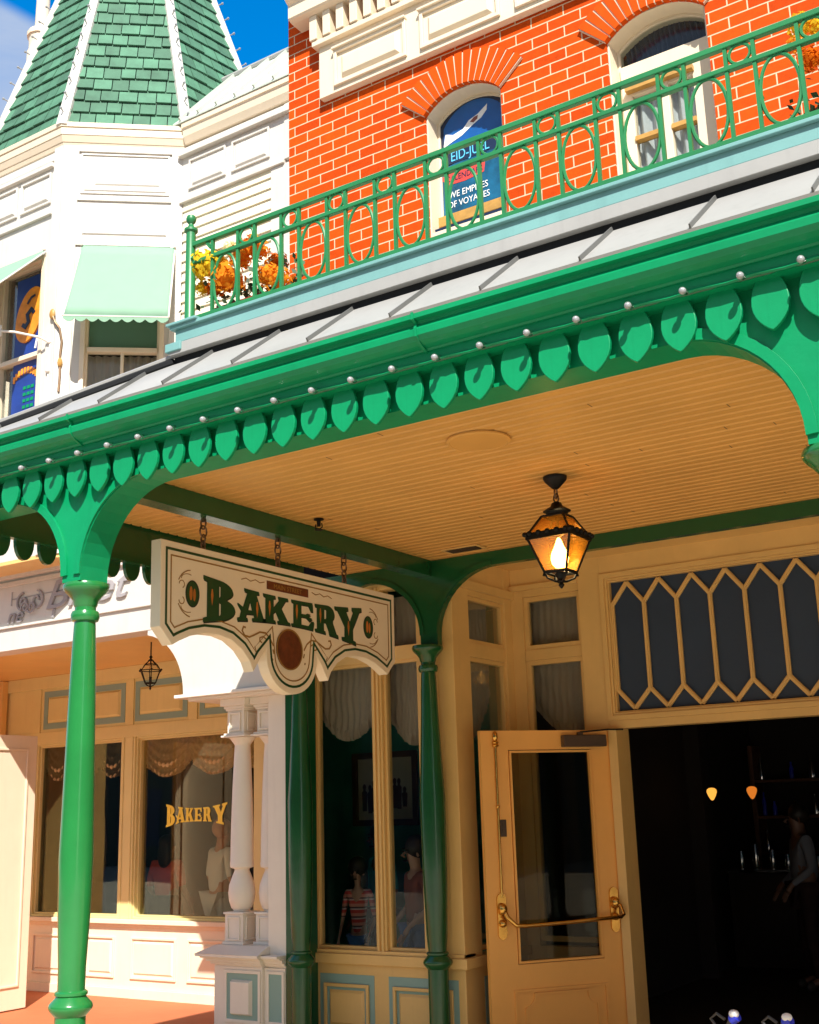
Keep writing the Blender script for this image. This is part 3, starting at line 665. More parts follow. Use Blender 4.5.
# ------------------------------------------------------------------ festoon of bulbs under the gutter
SL = thing('string_lights', 'row of small round bulbs on a cable under the green gutter', 'string lights', (-1., 3.7, 3.305))
mb = MB()
nb = int((XR-.1+5.063)/.2)
mb.tube([V((-5.1+.1*i, 3.722-.012*(i % 2), 3.300-.004*(i % 2))) for i in range(int(8.0/.1))], .0045, 5); mb.build('cable', 'green_dark', SL)
b0 = MB().ball((-2.239-.2*14, 3.676, 3.297), .0135, 14, 10, (1, 1.15, 1)).build('bulb', 'bulb_clear', SL, smooth=True)
t = MB(); t.tube([V((-2.236-.2*14, 3.726, 3.312)), V((-2.238-.2*14, 3.700, 3.303)), V((-2.239-.2*14, 3.69, 3.30))], [.011, .012, .0095], 10); sk = t.build('socket', 'chrome', b0, smooth=True)
for k in range(1, nb):
    c = b0.copy(); COL.objects.link(c); c.parent = SL; c.location.x += .2*k
    s2 = sk.copy(); COL.objects.link(s2); s2.parent = c
# ------------------------------------------------------------------ turret building (left)
TB = thing('turret_building', 'white panelled corner building with green shingled turret roof and mint awnings', 'building', (-8.1, 7.5, 0))
TC = V((-8.10, 7.56, 0))
A1 = V((-7.595, 6.3, 0)); A2 = V((-6.795, 6.972, 0)); A0 = V((-8.63, 6.3, 0))
pts8 = [A0, A1, A2, V((-6.62, 8.02, 0)), V((-7.28, 8.84, 0)), V((-8.93, 8.86, 0)), V((-9.60, 8.0, 0)), V((-9.43, 6.97, 0))]
FF = XZ(6.3)                                   # front facet (u = X)
FC = Fr(A1, (A2-A1), (0, 0, 1))                # chamfer facet
LC = (A2-A1).length
FRw = XZ(6.972)                                # receding right wall
Z0 = 3.72; ZC = 7.42
wl = MB()
wl.slab(FF, [[(-8.63, Z0), (-7.595, Z0), (-7.595, ZC), (-8.63, ZC)], [(-8.40, 4.75), (-7.765, 4.75), (-7.765, 6.42), (-8.40, 6.42)]], -.12, 0)
wl.slab(FC, [[(0, Z0), (LC, Z0), (LC, ZC), (0, ZC)], [(.205, 4.75), (.905, 4.75), (.905, 6.0), (.205, 6.0)]], -.12, 0)
wl.box(FRw, -6.80, -4.0, Z0, ZC, -.15, -.012)
FL = Fr(pts8[7], A0-pts8[7], (0, 0, 1)); wl.box(FL, 0, (A0-pts8[7]).length, Z0, ZC, -.12, 0)
wl.box(FRw, -12.5, -9.43, Z0, ZC, -.15, 0)
wl.build('wall', 'white', TB, bev=.003)
wl = MB(); wl.cube(-12.5, -4.0, 7.2, 11.5, 7.3, 7.4); wl.cube(-12.5, -4.1, 11.4, 11.5, 0, 7.3); wl.cube(-9.2, -6.9, 7.1, 7.15, Z0, 7.3)
wl.build('upper_room', 'room', TB); wl = MB(); wl.slab(XY(Z0), [(p.x, p.y) for p in pts8], -.03, -.001); wl.build('soffit', PM, TB)
# corner boards, panels
tr = MB()
tr.box(FF, -7.70, -7.595, Z0, ZC, .0005, .016); tr.box(FC, -.002, .135, Z0, ZC, .0005, .016); tr.box(FC, .945, LC, Z0, ZC, .0005, .016)
tr.box(FC, .135, .945, 6.885, 6.935, .0005, .018); tr.box(FC, .135, .945, 7.36, ZC, .0005, .02); tr.box(FC, .135, .945, 6.455, 6.53, .0005, .018)
tr.raised(FC, .26, .86, 7.02, 7.26, .0005, .02, .03); tr.raised(FC, .18, .91, 6.56, 6.85, .0005, .012, .012)
tr.panel(FC, .155, .925, 6.955, 7.345, .0005, .012, .014)
for a, b in ((-8.60, -8.17), (-8.14, -7.72)): tr.panel(FF, a+.01, b-.01, 6.90, 7.2, .0005, .02, .02)
tr.box(FF, -8.62, -7.70, 6.78, 6.83, .0005, .03); tr.box(FF, -8.62, -7.70, 7.24, 7.28, .0005, .04); tr.box(FF, -8.62, -7.7, 7.30, 7.37, .0005, .02)
# receding wall frieze
tr.box(FRw, -6.79, -5.62, 6.905, 7.42, -.011, .02)
for a, b in ((-6.70, -6.27), (-6.20, -5.78)): tr.panel(XZ(6.952), a, b, 6.98, 7.27, 0, .018, .018)
tr.box(FRw, -6.80, -4.5, 7.315, 7.36, .0205, .075); tr.box(FRw, -6.80, -5.62, 6.87, 6.905, -.011, .045)
tr.box(FRw, -5.77, -5.58, Z0, 6.87, -.011, .022); tr.box(FRw, -5.62, -4.2, 6.905, 7.42, -.011, .03)
tr.build('trim', 'white', TB, bev=.003)
sd = MB(); prof = []; z = Z0
while z < 6.86: prof += [(6.972-.022, z), (6.972-.006, z+.094)]; z += .096
prof += [(6.99, z), (6.99, Z0)]
sd.slab(YZ(0), prof, -6.78, -5.77); sd.build('lap_siding', 'siding', TB)
# cornice ring
def ring(o0, o1, z0, z1, mb):
    def pt(p, o): d = (p-TC).normalized(); return V((TC.x, TC.y, 0))+(p-TC)*1.0+d*o
    a = [pt(p, o0) for p in pts8]; b = [pt(p, o1) for p in pts8]
    n = len(a); vs = [p+V((0, 0, z0)) for p in a]+[p+V((0, 0, z1)) for p in b]+[V((TC.x, TC.y, z0))]+[V((TC.x, TC.y, z1))]
    mb.add(vs, [(i, (i+1) % n, n+(i+1) % n, n+i) for i in range(n)]+[((i+1) % n, i, 2*n) for i in range(n)]+[(n+i, n+(i+1) % n, 2*n+1) for i in range(n)])
cn = MB(); ring(.01, .025, 7.40, 7.44, cn); ring(.03, .055, 7.441, 7.50, cn); ring(.06, .065, 7.501, 7.57, cn); ring(.075, .08, 7.571, 7.615, cn)
prf = [(6.99, 7.44), (6.94, 7.44), (6.91, 7.50), (6.90, 7.57), (6.885, 7.575), (6.885, 7.625), (6.99, 7.65)]
cn.slab(YZ(0), prf, -6.75, -4.2); cn.slab(YZ(0), [(a, z) for a, z in prf], -12.5, -9.5)
cn.build('cornice', 'cream', TB, bev=.003)
# turret roof
AP = V((-8.05, 7.55, 12.15)); ZE = 7.60
ev = [V((TC.x, TC.y, 0))+(p-TC)+(p-TC).normalized()*.035+V((0, 0, ZE)) for p in pts8]
core = MB(); core.add([p for p in ev]+[AP], [(i, (i+1) % 8, 8) for i in range(8)]+[tuple(range(7, -1, -1))]); 
core.v = [TC+V((0, 0, ZE))+(p-(TC+V((0, 0, ZE))))*.985 for p in core.v]
troof = core.build('turret_roof', 'dark_gap', TB)
rows = .152; tw = .150
for i in (7, 0, 1, 2):
    a = ev[i]; b = ev[(i+1) % 8]; u = (b-a).normalized(); W = (b-a).length; mid = (a+b)/2; n = u.cross(AP-a).normalized()
    if n.dot(mid-V((TC.x, TC.y, ZE))) < 0: n = -n
    v = (AP-a)-u*(AP-a).dot(u); H = v.length; v = v.normalized(); ua = (AP-a).dot(u)
    sh = MB(); r = 0; vv = 0.
    while vv < H*.93:
        t0 = vv/H; t1 = min(1, (vv+rows*1.12)/H)
        l0 = ua*t0; r0 = W+(ua-W)*t0; l1 = ua*t1; r1 = W+(ua-W)*t1
        x = -tw*(.5 if r % 2 else 0)-random.random()*.02
        while x < r0:
            w = tw*random.uniform(.86, 1.14); x0 = max(x+.004, l0); x1 = min(x+w-.004, r0)
            if x1-x0 > .01:
                y0 = max(x0, l1) if x0 > l0+.001 else l1; y1 = min(x1, r1) if x1 < r0-.001 else r1
                if y1 < y0+.002: y0 = y1 = (y0+y1)/2; y1 += .002
                j = random.uniform(-.006, .006); lift = random.uniform(.026, .036)
                q = [a+u*x0+v*(vv+j)+n*lift, a+u*x1+v*(vv+j)+n*lift, a+u*y1+v*(vv+rows*1.12)+n*.010, a+u*y0+v*(vv+rows*1.12)+n*.010]
                w2 = [p-n*.016 for p in q]
                sh.add(q+w2, [(0, 1, 2, 3), (0, 4, 5, 1), (1, 5, 6, 2), (2, 6, 7, 3), (3, 7, 4, 0)])
            x += w
        vv += rows; r += 1
    sh.build('shingles', 'shingle', troof, recalc=False)
def hipbar(a, b, w=.05):
    d = (b-a).normalized(); mid = a; out = V((a.x-TC.x, a.y-TC.y, 0)).normalized(); s = d.cross(out).normalized(); o = s.cross(d).normalized()
    if o.dot(out) < 0: o = -o
    mb = MB(); a2 = a-d*.02; q = []
    for p, ww in ((a2, w), (a+(b-a)*.93, w*.6)):
        q += [p-s*ww-o*.03, p+s*ww-o*.03, p+s*ww+o*.035, p+o*.05, p-s*ww+o*.035]
    mb.add(q, [(0, 1, 6, 5), (1, 2, 7, 6), (2, 3, 8, 7), (3, 4, 9, 8), (4, 0, 5, 9), (4, 3, 2, 1, 0), (5, 6, 7, 8, 9)])
    o_ = mb.build('hip_trim', 'white', troof)
    L = (b-a).length; t = .12
    while t < L*.62:
        st = MB(); st.tube([a+d*t+o*.05, a+d*t+o*.085], .007, 6); st.ball(a+d*t+o*.095, .013, 8, 6); st.build('stud_light', 'bulb_clear', troof, smooth=True); t += .20
for i in (0, 1, 2, 3, 7): hipbar(ev[i], AP)
# side roof with seams
sr = MB(); sr.add([V((-6.9, 6.875, 7.645)), V((-4.1, 6.875, 7.645)), V((-4.1, 7.6, 8.50)), V((-6.9, 7.6, 8.50)), V((-6.9, 6.875, 7.628)), V((-4.1, 6.875, 7.628)), V((-4.1, 8.6, 7.628)), V((-6.9, 8.6, 7.628))], [(0, 1, 2, 3), (0, 4, 5, 1), (1, 5, 6, 2), (3, 2, 6, 7), (0, 3, 7, 4), (4, 7, 6, 5)])
sroof = sr.build('side_roof', 'roof_sage', TB)
x = -6.75
while x < -4.2:
    sm = MB(); nn = V((0, -1.18, 1)).normalized(); a = V((x, 6.875, 7.645)); b = V((x, 7.6, 8.50)); e = V((.007, 0, 0))
    sm.add([a-e, a+e, b+e, b-e, a-e+nn*.03, a+e+nn*.03, b+e+nn*.03, b-e+nn*.03], [(4, 5, 6, 7), (0, 1, 5, 4), (1, 2, 6, 5), (2, 3, 7, 6), (3, 0, 4, 7)]); sm.build('standing_seam', 'roof_sage', sroof); x += .215
sc = MB(); sc.tube([V((-6.9, 7.6, 8.515)), V((-4.1, 7.6, 8.515))], .03, 8); sc.build('ridge_roll', 'roof_white', sroof)
# upper windows
def twin(F, u0, u1, v0, v1, vm, mull):
    w = MB(); w.frame(F, u0, u1, v0, v1, .04, -.10, .012); w.frame(F, u0+.04, u1-.04, v0+.04, v1-.04, .02, -.10, -.03)
    w.box(F, u0+.055, u1-.055, vm-.02, vm+.022, -.09, -.012)
    if mull: w.box(F, (u0+u1)/2-.012, (u0+u1)/2+.012, v0+.055, vm-.02, -.09, -.025)
    o = w.build('window', 'cream', TB, bev=.003)
    p = MB(); p.box(F, u0+.05, u1-.05, v0+.05, v1-.05, -.075, -.07); p.build('pane', 'glass', o); return o
tw1 = twin(FF, -8.40, -7.765, 4.75, 6.42, 5.52, False)
tw2 = twin(FC, .205, .905, 4.75, 6.0, 5.50, True)
mb = MB(); mb.box(FC, .25, .86, 5.50, 5.97, -.11, -.10); mb.build('roller_blind', 'awning', tw2)
def wave(F, u0, u1, v0, v1, n, amp, per):
    return MB().grid(lambda a, b: F.P(u0+(u1-u0)*a, v0+(v1-v0)*b, n+amp*sin(a*(u1-u0)*2*pi/per+.6*sin(b*3))), 60, 6)
wave(FC, .25, .86, 4.8, 5.48, -.12, .014, .07).build('net_curtain', 'curtain_grey', tw2, smooth=True)
# awnings
def awning(F, u0, u1, vt, vb, out, skew0=0, skew1=0):
    mb = MB(); nu = 24
    T = lambda a: F.P(u0+(u1-u0)*a, vt, .02); 
    Bt = lambda a: F.P(u0-skew0+(u1-u0+skew0+skew1)*a, vb, out)
    def fn(a, b): 
        p = T(a).lerp(Bt(a), b); return p-V((0, 0, .018*sin(pi*b)+.004*sin(a*19)*b))
    mb.grid(fn, nu, 8)
    o = mb.build('awning', 'awning', TB, smooth=True); o.modifiers.new('s', 'SOLIDIFY').thickness = .006
    va = MB(); ns = 9; sub = 8; vs = []
    for i in range(ns*sub+1):
        a = i/(ns*sub); h = .035+.028*abs(sin(pi*i/sub)); p = Bt(a)
        vs += [p+F.n*.003, p+F.n*.003-V((0, 0, h))]
    va.add(vs, [(2*i, 2*i+1, 2*i+3, 2*i+2) for i in range(ns*sub)]); v_ = va.build('scalloped_valance', 'awning', o); v_.modifiers.new('s', 'SOLIDIFY').thickness = .005
    fm = MB(); 
    for a in (0, 1): fm.tube([T(a)-V((0, 0, .02)), Bt(a)-V((0, 0, .012))], .008, 6); fm.ball(T(a)+F.n*.012, .014, 8, 6)
    fm.tube([Bt(0)-V((0, 0, .012)), Bt(1)-V((0, 0, .012))], .007, 6); fm.build('awning_frame', 'wrought_white', o, smooth=True)
    return o
awning(FC, .19, .985, 6.45, 5.64, .40, .065, -.01)
awning(FF, -8.42, -7.755, 6.45, 5.95, .50)
# porch of the left building: beam, brackets, pier
FBm = XZ(6.65)
bm_ = MB(); bm_.box(FBm, -12.5, -5.50, 3.045, 3.72, -.2, 0.); bm_.box(FBm, -12.5, -5.50, 3.235, 3.252, .0005, .022); bm_.box(FBm, -12.5, -5.5, 3.60, 3.64, .0005, .03); bm_.box(FBm, -12.5, -5.5, 3.66, 3.719, .0005, .06)
bk = [(-6.78, 3.044), (-5.50, 3.044), (-5.50, 2.512), (-6.39, 2.512)] + arc(-6.86, 2.512, .47, .50, 0, 80, 12)[1:]
bm_.slab(FBm, bk, -.18, -.004)
bm_.build('porch_beam', 'white', TB, bev=.004)
mb = MB(); mb.slab(XY(3.10), [(-12.5, 6.851), (-5.5, 6.851), (-5.66, 7.18), (-6.69, 8.46), (-12.5, 8.46)], 0, .04); mb.build('porch_ceiling', PM, TB)
# carved ornament on the beam
def spiral(cx, cz, r, a0, turns, s=1, n=26):
    return [(cx+r*(1-.72*i/n)*cos(radians(a0)+s*turns*2*pi*i/n), cz+r*(1-.72*i/n)*sin(radians(a0)+s*turns*2*pi*i/n)) for i in range(n+1)]
orn = MB()
for cx, s in ((-8.26, 1), (-8.08, -1)):
    orn.strip(FBm, spiral(cx, 3.44, .085, 90, 1.25, s), .016, .0005, .02); orn.strip(FBm, spiral(cx+.05*s, 3.39, .055, 200, 1.1, -s), .014, .0215, .035)
orn.strip(FBm, [(-8.42, 3.485), (-7.30, 3.50)], .006, .0005, .008)
for x in (-8.41, -7.86): orn.strip(FBm, [(x, 3.43), (x, 3.55)], .008, .0085, .014)
orn.strip(FBm, [(-7.86, 3.34), (-7.87, 3.27)], .02, .0005, .02)
for k in range(0): orn.ball(FBm.P(-8.36+.035*k, 3.455-.016*k, .006), .02, 8, 6, (1, .4, 1.3))
orn.build('carved_scrolls', 'carved_grey', TB)
text_mesh('Billet', FBm, -7.50, 3.345, .34, .001, .022, 'carved_grey', 'carved_lettering', TB, sx=1.4, shear=.35)
text_mesh('ne', FBm, -8.36, 3.275, .19, .001, .018, 'carved_grey', 'carved_lettering', TB, sx=1.1, shear=.35)
# pier: pedestal, two balusters, board
pe = MB(); FP = XZ(6.75)
pe.cube(-6.13, -5.69, 6.75, 7.25, 0, .585); pe.cube(-5.69, -5.505, 6.775, 7.05, 0, .585)
for e, z0, z1 in ((.0, .585, .60), (.022, .60, .618), (.045, .618, .642), (.075, .642, .655), (.10, .655, .672)):
    pe.cube(-6.13-e, -5.69+e*.4, 6.75-e, 7.25+e, z0+.0005, z1); pe.cube(-5.69+e*.4+.0005, -5.505, 6.785-e, 7.05, z0+.0005, z1)
pe.add([V((-6.23, 6.65, .672)), V((-5.65, 6.65, .672)), V((-5.65, 7.3, .672)), V((-6.23, 7.3, .672)), V((-6.13, 6.76, .725)), V((-5.65, 6.76, .725)), V((-5.65, 7.2, .725)), V((-6.13, 7.2, .725))], [(0, 1, 5, 4), (1, 2, 6, 5), (2, 3, 7, 6), (3, 0, 4, 7), (4, 5, 6, 7)])
pe.frame(FP, -6.03, -5.70, .22, .565, .022, .0005, .012); pe.raised(FP, -5.965, -5.775, .27, .50, .0035, .03, .012)
pe.frame(XZ(6.775), -5.665, -5.51, .22, .565, .02, .0005, .012)
pier = pe.build('pier_pedestal', 'white_shade_lift', TB, bev=.003)
mb = MB(); mb.box(FP, -6.01, -5.72, .24, .545, .0005, .003); mb.box(XZ(6.775), -5.645, -5.525, .24, .545, .0005, .003); mb.build('pedestal_field', 'bluegrey', pier)
mb = MB(); mb.cube(-5.665, -5.502, 6.785, 6.90, .66, 2.461); mb.build('pier_board', 'white_shade_lift', TB, bev=.004)
mb = MB(); mb.cube(-6.45, -5.5, 6.62, 7.2, 2.486, 2.511); mb.cube(-6.36, -5.5, 6.68, 7.15, 2.462, 2.4855); mb.build('pier_cap', 'white_shade_lift', TB, bev=.004)
def baluster(x, y):
    b = MB(); 
    def blk(z0, z1, h): b.cube(x-h, x+h, y-h, y+h, z0, z1)
    blk(.73, .93, .085); blk(.93, .945, .095); blk(.725, .745, .098)
    for F in (XZ(y-.085), YZ(x+.085)):
        c = x if F.u.x > .5 else y
        b.frame(F, c-.06, c+.06, .755, .915, .012, .0005, .01)
        b.frame(F, c-.055, c+.055, 2.225, 2.36, .012, .0005, .01)
    blk(2.21, 2.375, .08); blk(2.195, 2.2095, .10); blk(2.18, 2.1945, .115); blk(2.375, 2.39, .09); blk(2.39, 2.41, .10); blk(2.41, 2.4615, .12)
    b.lathe((x, y, 0), [(.06, .945), (.058, .955), (.075, .97), (.092, 1.02), (.098, 1.075), (.092, 1.13), (.07, 1.19), (.055, 1.225), (.055, 1.24), (.085, 1.25), (.088, 1.275), (.085, 1.29), (.083, 1.5), (.074, 1.8), (.062, 2.06), (.058, 2.12), (.062, 2.13), (.085, 2.16), (.10, 2.178), (.06, 2.179)], 32)
    return b.build('baluster', 'white_shade_lift', TB, smooth=True, bev=.003)
baluster(-5.99, 6.88); baluster(-5.985, 7.10) if False else baluster(-5.745, 6.93)
# recessed shop wall of the left building
YR_ = 8.45; FRc = XZ(YR_)
rw = MB()
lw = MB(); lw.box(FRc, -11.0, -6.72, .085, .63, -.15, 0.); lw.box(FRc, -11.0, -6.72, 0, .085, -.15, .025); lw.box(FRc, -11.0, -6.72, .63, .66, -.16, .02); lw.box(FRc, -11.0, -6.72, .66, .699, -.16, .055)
for a, b in ((-11.0, -10.19), (-8.93, -8.74), (-7.22, -6.75)): rw.box(FRc, a, b, .70, 2.40, -.15, -.001)
rw.box(FRc, -11.0, -6.72, 2.40, 2.52, -.15, -.001); rw.box(FRc, -11.0, -6.72, 2.52, 3.10, -.15, -.012); rw.box(FRc, -11.0, -6.72, 2.97, 3.099, -.0115, .02)
for a in (-10.2, -8.93+.1, -7.98, -7.1): rw.box(FRc, a-.055, a+.055, 2.5205, 2.9695, -.0115, .004)
for a, b in ((-10.19, -8.93), (-8.74, -7.22)):
    rw.frame(FRc, a, b, .70, 2.40, .02, -.12, -.02); rw.frame(FRc, a+.02, b-.02, .72, 2.38, .016, -.12, -.05)
rw.strip(FRc, [(-8.93+.04, .7), (-8.93+.04, 2.4)], .012, 0, .008); rw.strip(FRc, [(-8.74-.03, .7), (-8.74-.03, 2.4)], .012, 0, .008)
bf = MB(); x = -10.9
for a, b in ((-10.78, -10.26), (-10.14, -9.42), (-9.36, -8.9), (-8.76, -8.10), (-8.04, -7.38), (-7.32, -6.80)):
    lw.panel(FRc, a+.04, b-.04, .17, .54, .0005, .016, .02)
for a, b in ((-10.10, -9.56), (-9.50, -8.90), (-8.76, -8.06), (-7.90, -7.20)):
    bf.frame(FRc, a, b, 2.55, 2.94, .06, -.0115, -.006); rw.raised(FRc, a+.07, b-.07, 2.615, 2.875, -.0115, .022, .02)
lw.build('lower_panelling', 'sunlit_cream', TB, bev=.003); rw.build('shop_wall', 'left_cream', TB, bev=.003); bf.build('blue_panel_border', 'bluegrey', TB)
for a, b in ((-10.19, -8.93), (-8.74, -7.22)):
    mb = MB(); mb.box(FRc, a+.03, b-.03, .73, 2.37, -.09, -.084); pw = mb.build('shop_pane', 'glass_olive' if a > -9 else 'glass_dark', TB)
    if a == -8.74: pane_b = pw
mb = MB(); mb.cube(-11.2, -11.0, 6.9, 8.5, 0, 3.1); mb.build('porch_side_wall', PM, TB)
mb = MB(); mb.slab(XY(0), [(-5.66, 7.185), (-5.64, 7.185), (-6.66, 8.45), (-6.69, 8.45)], 0, 3.095); mb.build('porch_side_wall', PM, TB)
mb = MB(); mb.cube(-10.99, -10.86, 8.30, 8.42, 0, 3.095); mb.cube(-10.74, -10.66, 8.36, 8.43, .7, 3.095); mb.build('porch_pilaster', PM, TB, bev=.004)
mb = MB(); mb.cube(-11.2, -7.3, 10.6, 10.7, 0, 3.3); mb.cube(-11.25, -11.2, 8.5, 10.6, 0, 3.3); mb.cube(-11.2, -7.26, 8.6, 10.6, 3.16, 3.2); mb.cube(-7.30, -7.26, 8.605, 10.6, 0, 3.15); mb.build('bakery_room', 'room_olive', TB)
mb = MB(); mb.cube(-9.35, -9.28, 8.62, 9.6, 0, 3.15); mb.cube(-11.2, -9.36, 9.5, 9.55, 0, 3.15); mb.build('dark_partition', 'room', TB)
mb = MB(); mb.slab(XY(.006), [(-11.2, 8.6), (-7.3, 8.6), (-7.3, 10.6), (-11.2, 10.6)], 0, .01); mb.build('bakery_floor', 'room_floor', TB)
# opened door at the far left
FO = YZ(-9.17)
d = MB(); d.box(FO, 6.72, 7.62, .012, 2.40, -.045, 0.); d.frame(FO, 6.84, 7.52, .20, 2.28, .02, .0005, .014)
d.build('door', 'cream', TB, bev=.003)['label'] = 'sunlit cream door standing open'

# ------------------------------------------------------------------ western slab-serif letters
def glyphs():
    G = {}
    G['B'] = (.92, [[(0, 0), (.46, 0)]+arc(.46, .275, .40, .275, -90, 62, 10)+[(.60, .53)]+arc(.44, .765, .36, .235, -52, 90, 10)+[(0, 1), (0, .91), (.10, .89), (.10, .11), (0, .09)],
        [(.41, .12), (.45, .13), (.47, .17), (.47, .40), (.45, .45), (.41, .46)], [(.41, .57), (.44, .58), (.46, .62), (.46, .83), (.44, .87), (.41, .88)]])
    G['A'] = (1.0, [[(0, 0), (.36, 0), (.36, .09), (.285, .11), (.32, .22), (.56, .22), (.60, .11), (.52, .09), (.52, 0), (1.02, 0), (1.02, .09), (.94, .11), (.68, .89), (.77, .91), (.77, 1), (.24, 1), (.24, .91), (.36, .89), (.20, .42), (.02, .52), (.0, .48), (.13, .30), (.085, .11), (0, .09)],
        [(.36, .34), (.52, .34), (.44, .64)]])
    G['K'] = (1.0, [[(0, 0), (.46, 0), (.46, .09), (.38, .11), (.38, .36), (.45, .44), (.60, .11), (.53, .09), (.53, 0), (1.02, 0), (1.02, .09), (.94, .11), (.68, .60), (.84, .89), (.94, .91), (.94, 1), (.56, 1), (.56, .91), (.62, .89), (.38, .55), (.38, .89), (.46, .91), (.46, 1), (0, 1), (0, .91), (.09, .89), (.09, .11), (0, .09)]])
    G['E'] = (.92, [[(0, 0), (.88, 0), (.93, .32), (.83, .32), (.70, .12), (.40, .12), (.40, .42), (.58, .42), (.74, .30), (.86, .42), (.68, .47), (.80, .56), (.66, .58), (.58, .53), (.40, .53), (.40, .88), (.68, .88), (.79, .68), (.89, .68), (.87, 1), (0, 1), (0, .91), (.09, .89), (.09, .11), (0, .09)]])
    G['R'] = (1.0, [[(0, 0), (.46, 0), (.46, .09), (.38, .11), (.38, .40), (.46, .40), (.60, .11), (.62, 0), (1.02, 0), (1.02, .09), (.95, .11), (.78, .46)]+arc(.50, .715, .36, .285, -38, 90, 10)+[(0, 1), (0, .91), (.09, .89), (.09, .11), (0, .09)],
        [(.40, .51), (.47, .52), (.50, .56), (.50, .83), (.47, .87), (.40, .88)]])
    G['Y'] = (1.0, [[(.24, 0), (.78, 0), (.78, .09), (.67, .11), (.67, .42), (.93, .89), (1.02, .91), (1.02, 1), (.64, 1), (.64, .91), (.70, .89), (.565, .60), (.42, .89), (.50, .91), (.50, 1), (-.02, 1), (-.02, .91), (.07, .89), (.35, .42), (.35, .11), (.24, .09)]])
    return G
GL = glyphs()
def dens(l):
    r = []
    for i in range(len(l)):
        a = l[i]; b = l[(i+1) % len(l)]; n = max(1, int(math.hypot(a[0]-b[0], a[1]-b[1])/.12))
        r += [(a[0]+(b[0]-a[0])*k/n, a[1]+(b[1]-a[1])*k/n) for k in range(n)]
    return r
def word(F, spans, warp, n0, n1, mat, name, par, du=0, dv=0, grow=0):
    """spans: (char, u0, u1); warp(u) -> (bottom, top)"""
    obs = []
    for ch, u0, u1 in spans:
        w, loops = GL[ch]; out = []
        for i, l in enumerate(loops):
            q = []
            for x, y in dens(l):
                u = u0+(u1-u0)*x/w; b, t = warp(u, ch); q.append((u+du, b+(t-b)*y+dv))
            if grow:
                if (area(q) > 0): q = q[::-1]
                q = offset(q, grow if i == 0 else -grow)
                if i > 0 and area(q) > -1e-4*0+0: continue
            out.append(q)
        obs.append(MB().slab(F, out, n0, n1).build(name, mat, par))
    return obs

# ------------------------------------------------------------------ hanging BAKERY sign
SG = thing('bakery_sign', 'cream hanging shop sign with arched lower edge and large green BAKERY lettering', 'hanging sign', (-4.40, 5.43, 2.98))
FSg = YZ(-4.352); YC = 5.432
half = [(0+0, 2.283)]
def sgn(s):
    r = arc(0, 2.283+.215, .235, .215, -90 if s > 0 else -90, 8 if s > 0 else -188, 10)           # lower circle
    r += [(s*.278, 2.475)]
    r += [(s*.345, 2.385)]
    a = [(s*.345, 2.385), (s*.375, 2.44), (s*.44, 2.50), (s*.53, 2.545), (s*.63, 2.562), (s*.74, 2.558), (s*.85, 2.533), (s*.93, 2.50), (s*.985, 2.472)]
    return r + a[1:] + [(s*1.075, 2.56), (s*1.08, 3.012-s*.006)]
R_ = sgn(1); L_ = sgn(-1)
loop = [(YC+x, z) for x, z in R_] + [(YC+x, z) for x, z in L_[::-1]][:-1]
board = MB().slab(FSg, loop, -.07, 0.).build('board', 'sign_cream', SG, bev=.004)
if area(loop) < 0: loop = loop[::-1]
inn = lambda d: offset(loop, d)
MB().strip(FSg, inn(.042), .014, .0004, .0022, True).build('green_border', 'sign_green', board)
MB().strip(FSg, inn(.075), .0075, .0004, .0022, True).build('gold_border', 'gold', board)
spans = [('B', 4.672, 4.945), ('A', 4.945, 5.185), ('K', 5.165, 5.405), ('E', 5.42, 5.635), ('R', 5.645, 5.875), ('Y', 5.85, 6.125)]
def warp(u, ch):
    t = (u-5.40)/.73
    b = 2.680-.064*t*t - (.0 if ch not in 'BY' else 0.0)
    tp = 2.836+.036*abs(t)**2.2
    return b, tp
word(FSg, spans, warp, .0004, .0016, 'sign_dark', 'letter_outline', board, du=.006, dv=-.007)
lts = word(FSg, spans, warp, .0020, .0034, 'sign_green', 'letter', board)
for (ch, a, b), fx, fy in zip(spans, (.25, .70, .24, .24, .24, .5), (.55, .38, .5, .55, .6, .40)):
    u = a+(b-a)*fx; bb, tt = warp(u, ch); z = bb+(tt-bb)*fy; h = .045; w = .010
    db = MB(); db.slab(FSg, [(u-w, z+.01), (u-.004, z+h), (u+.004, z+h), (u+w, z+.01), (u, z-h)], .0037, .0046); db.build('gold_dab', 'orange_dab', board)
for u, z in ((4.590, 2.757), (6.205, 2.757)):
    MB().slab(FSg, arc(u, z, .052, .072, 0, 354, 28), .0004, .002).build('oval_badge', 'sign_green', board)
    MB().strip(FSg, arc(u, z, .05, .07, 0, 351, 28), .006, .0023, .003, True).build('badge_rim', 'sign_dark', board)
    m = MB(); m.slab(FSg, arc(u-.012, z+.002, .012, .038, 0, 340, 14), .0023, .003); m.slab(FSg, arc(u+.014, z-.004, .010, .034, 0, 340, 14), .0023, .003); m.build('badge_motif', 'orange_dab', board)
MB().slab(FSg, arc(5.40, 2.537, .118, .118, 0, 353, 40), .0004, .005).build('medallion', 'medallion', board)
MB().strip(FSg, arc(5.40, 2.537, .116, .116, 0, 353, 40), .008, .0055, .009, True).build('medallion_rim', 'gold', board)
m = MB(); m.slab(FSg, [(5.20, 2.868), (5.585, 2.868), (5.585, 2.918), (5.20, 2.918)], .0004, .002); m.build('small_plate', 'medallion', board)
text_mesh('MAIN STREET', FSg, 5.392, 2.880, .038, .0022, .001, 'gold', 'plate_lettering', board, sx=1.15)
def scroll(*a): MB().strip(*a).build('gold_scroll', 'gold', board)
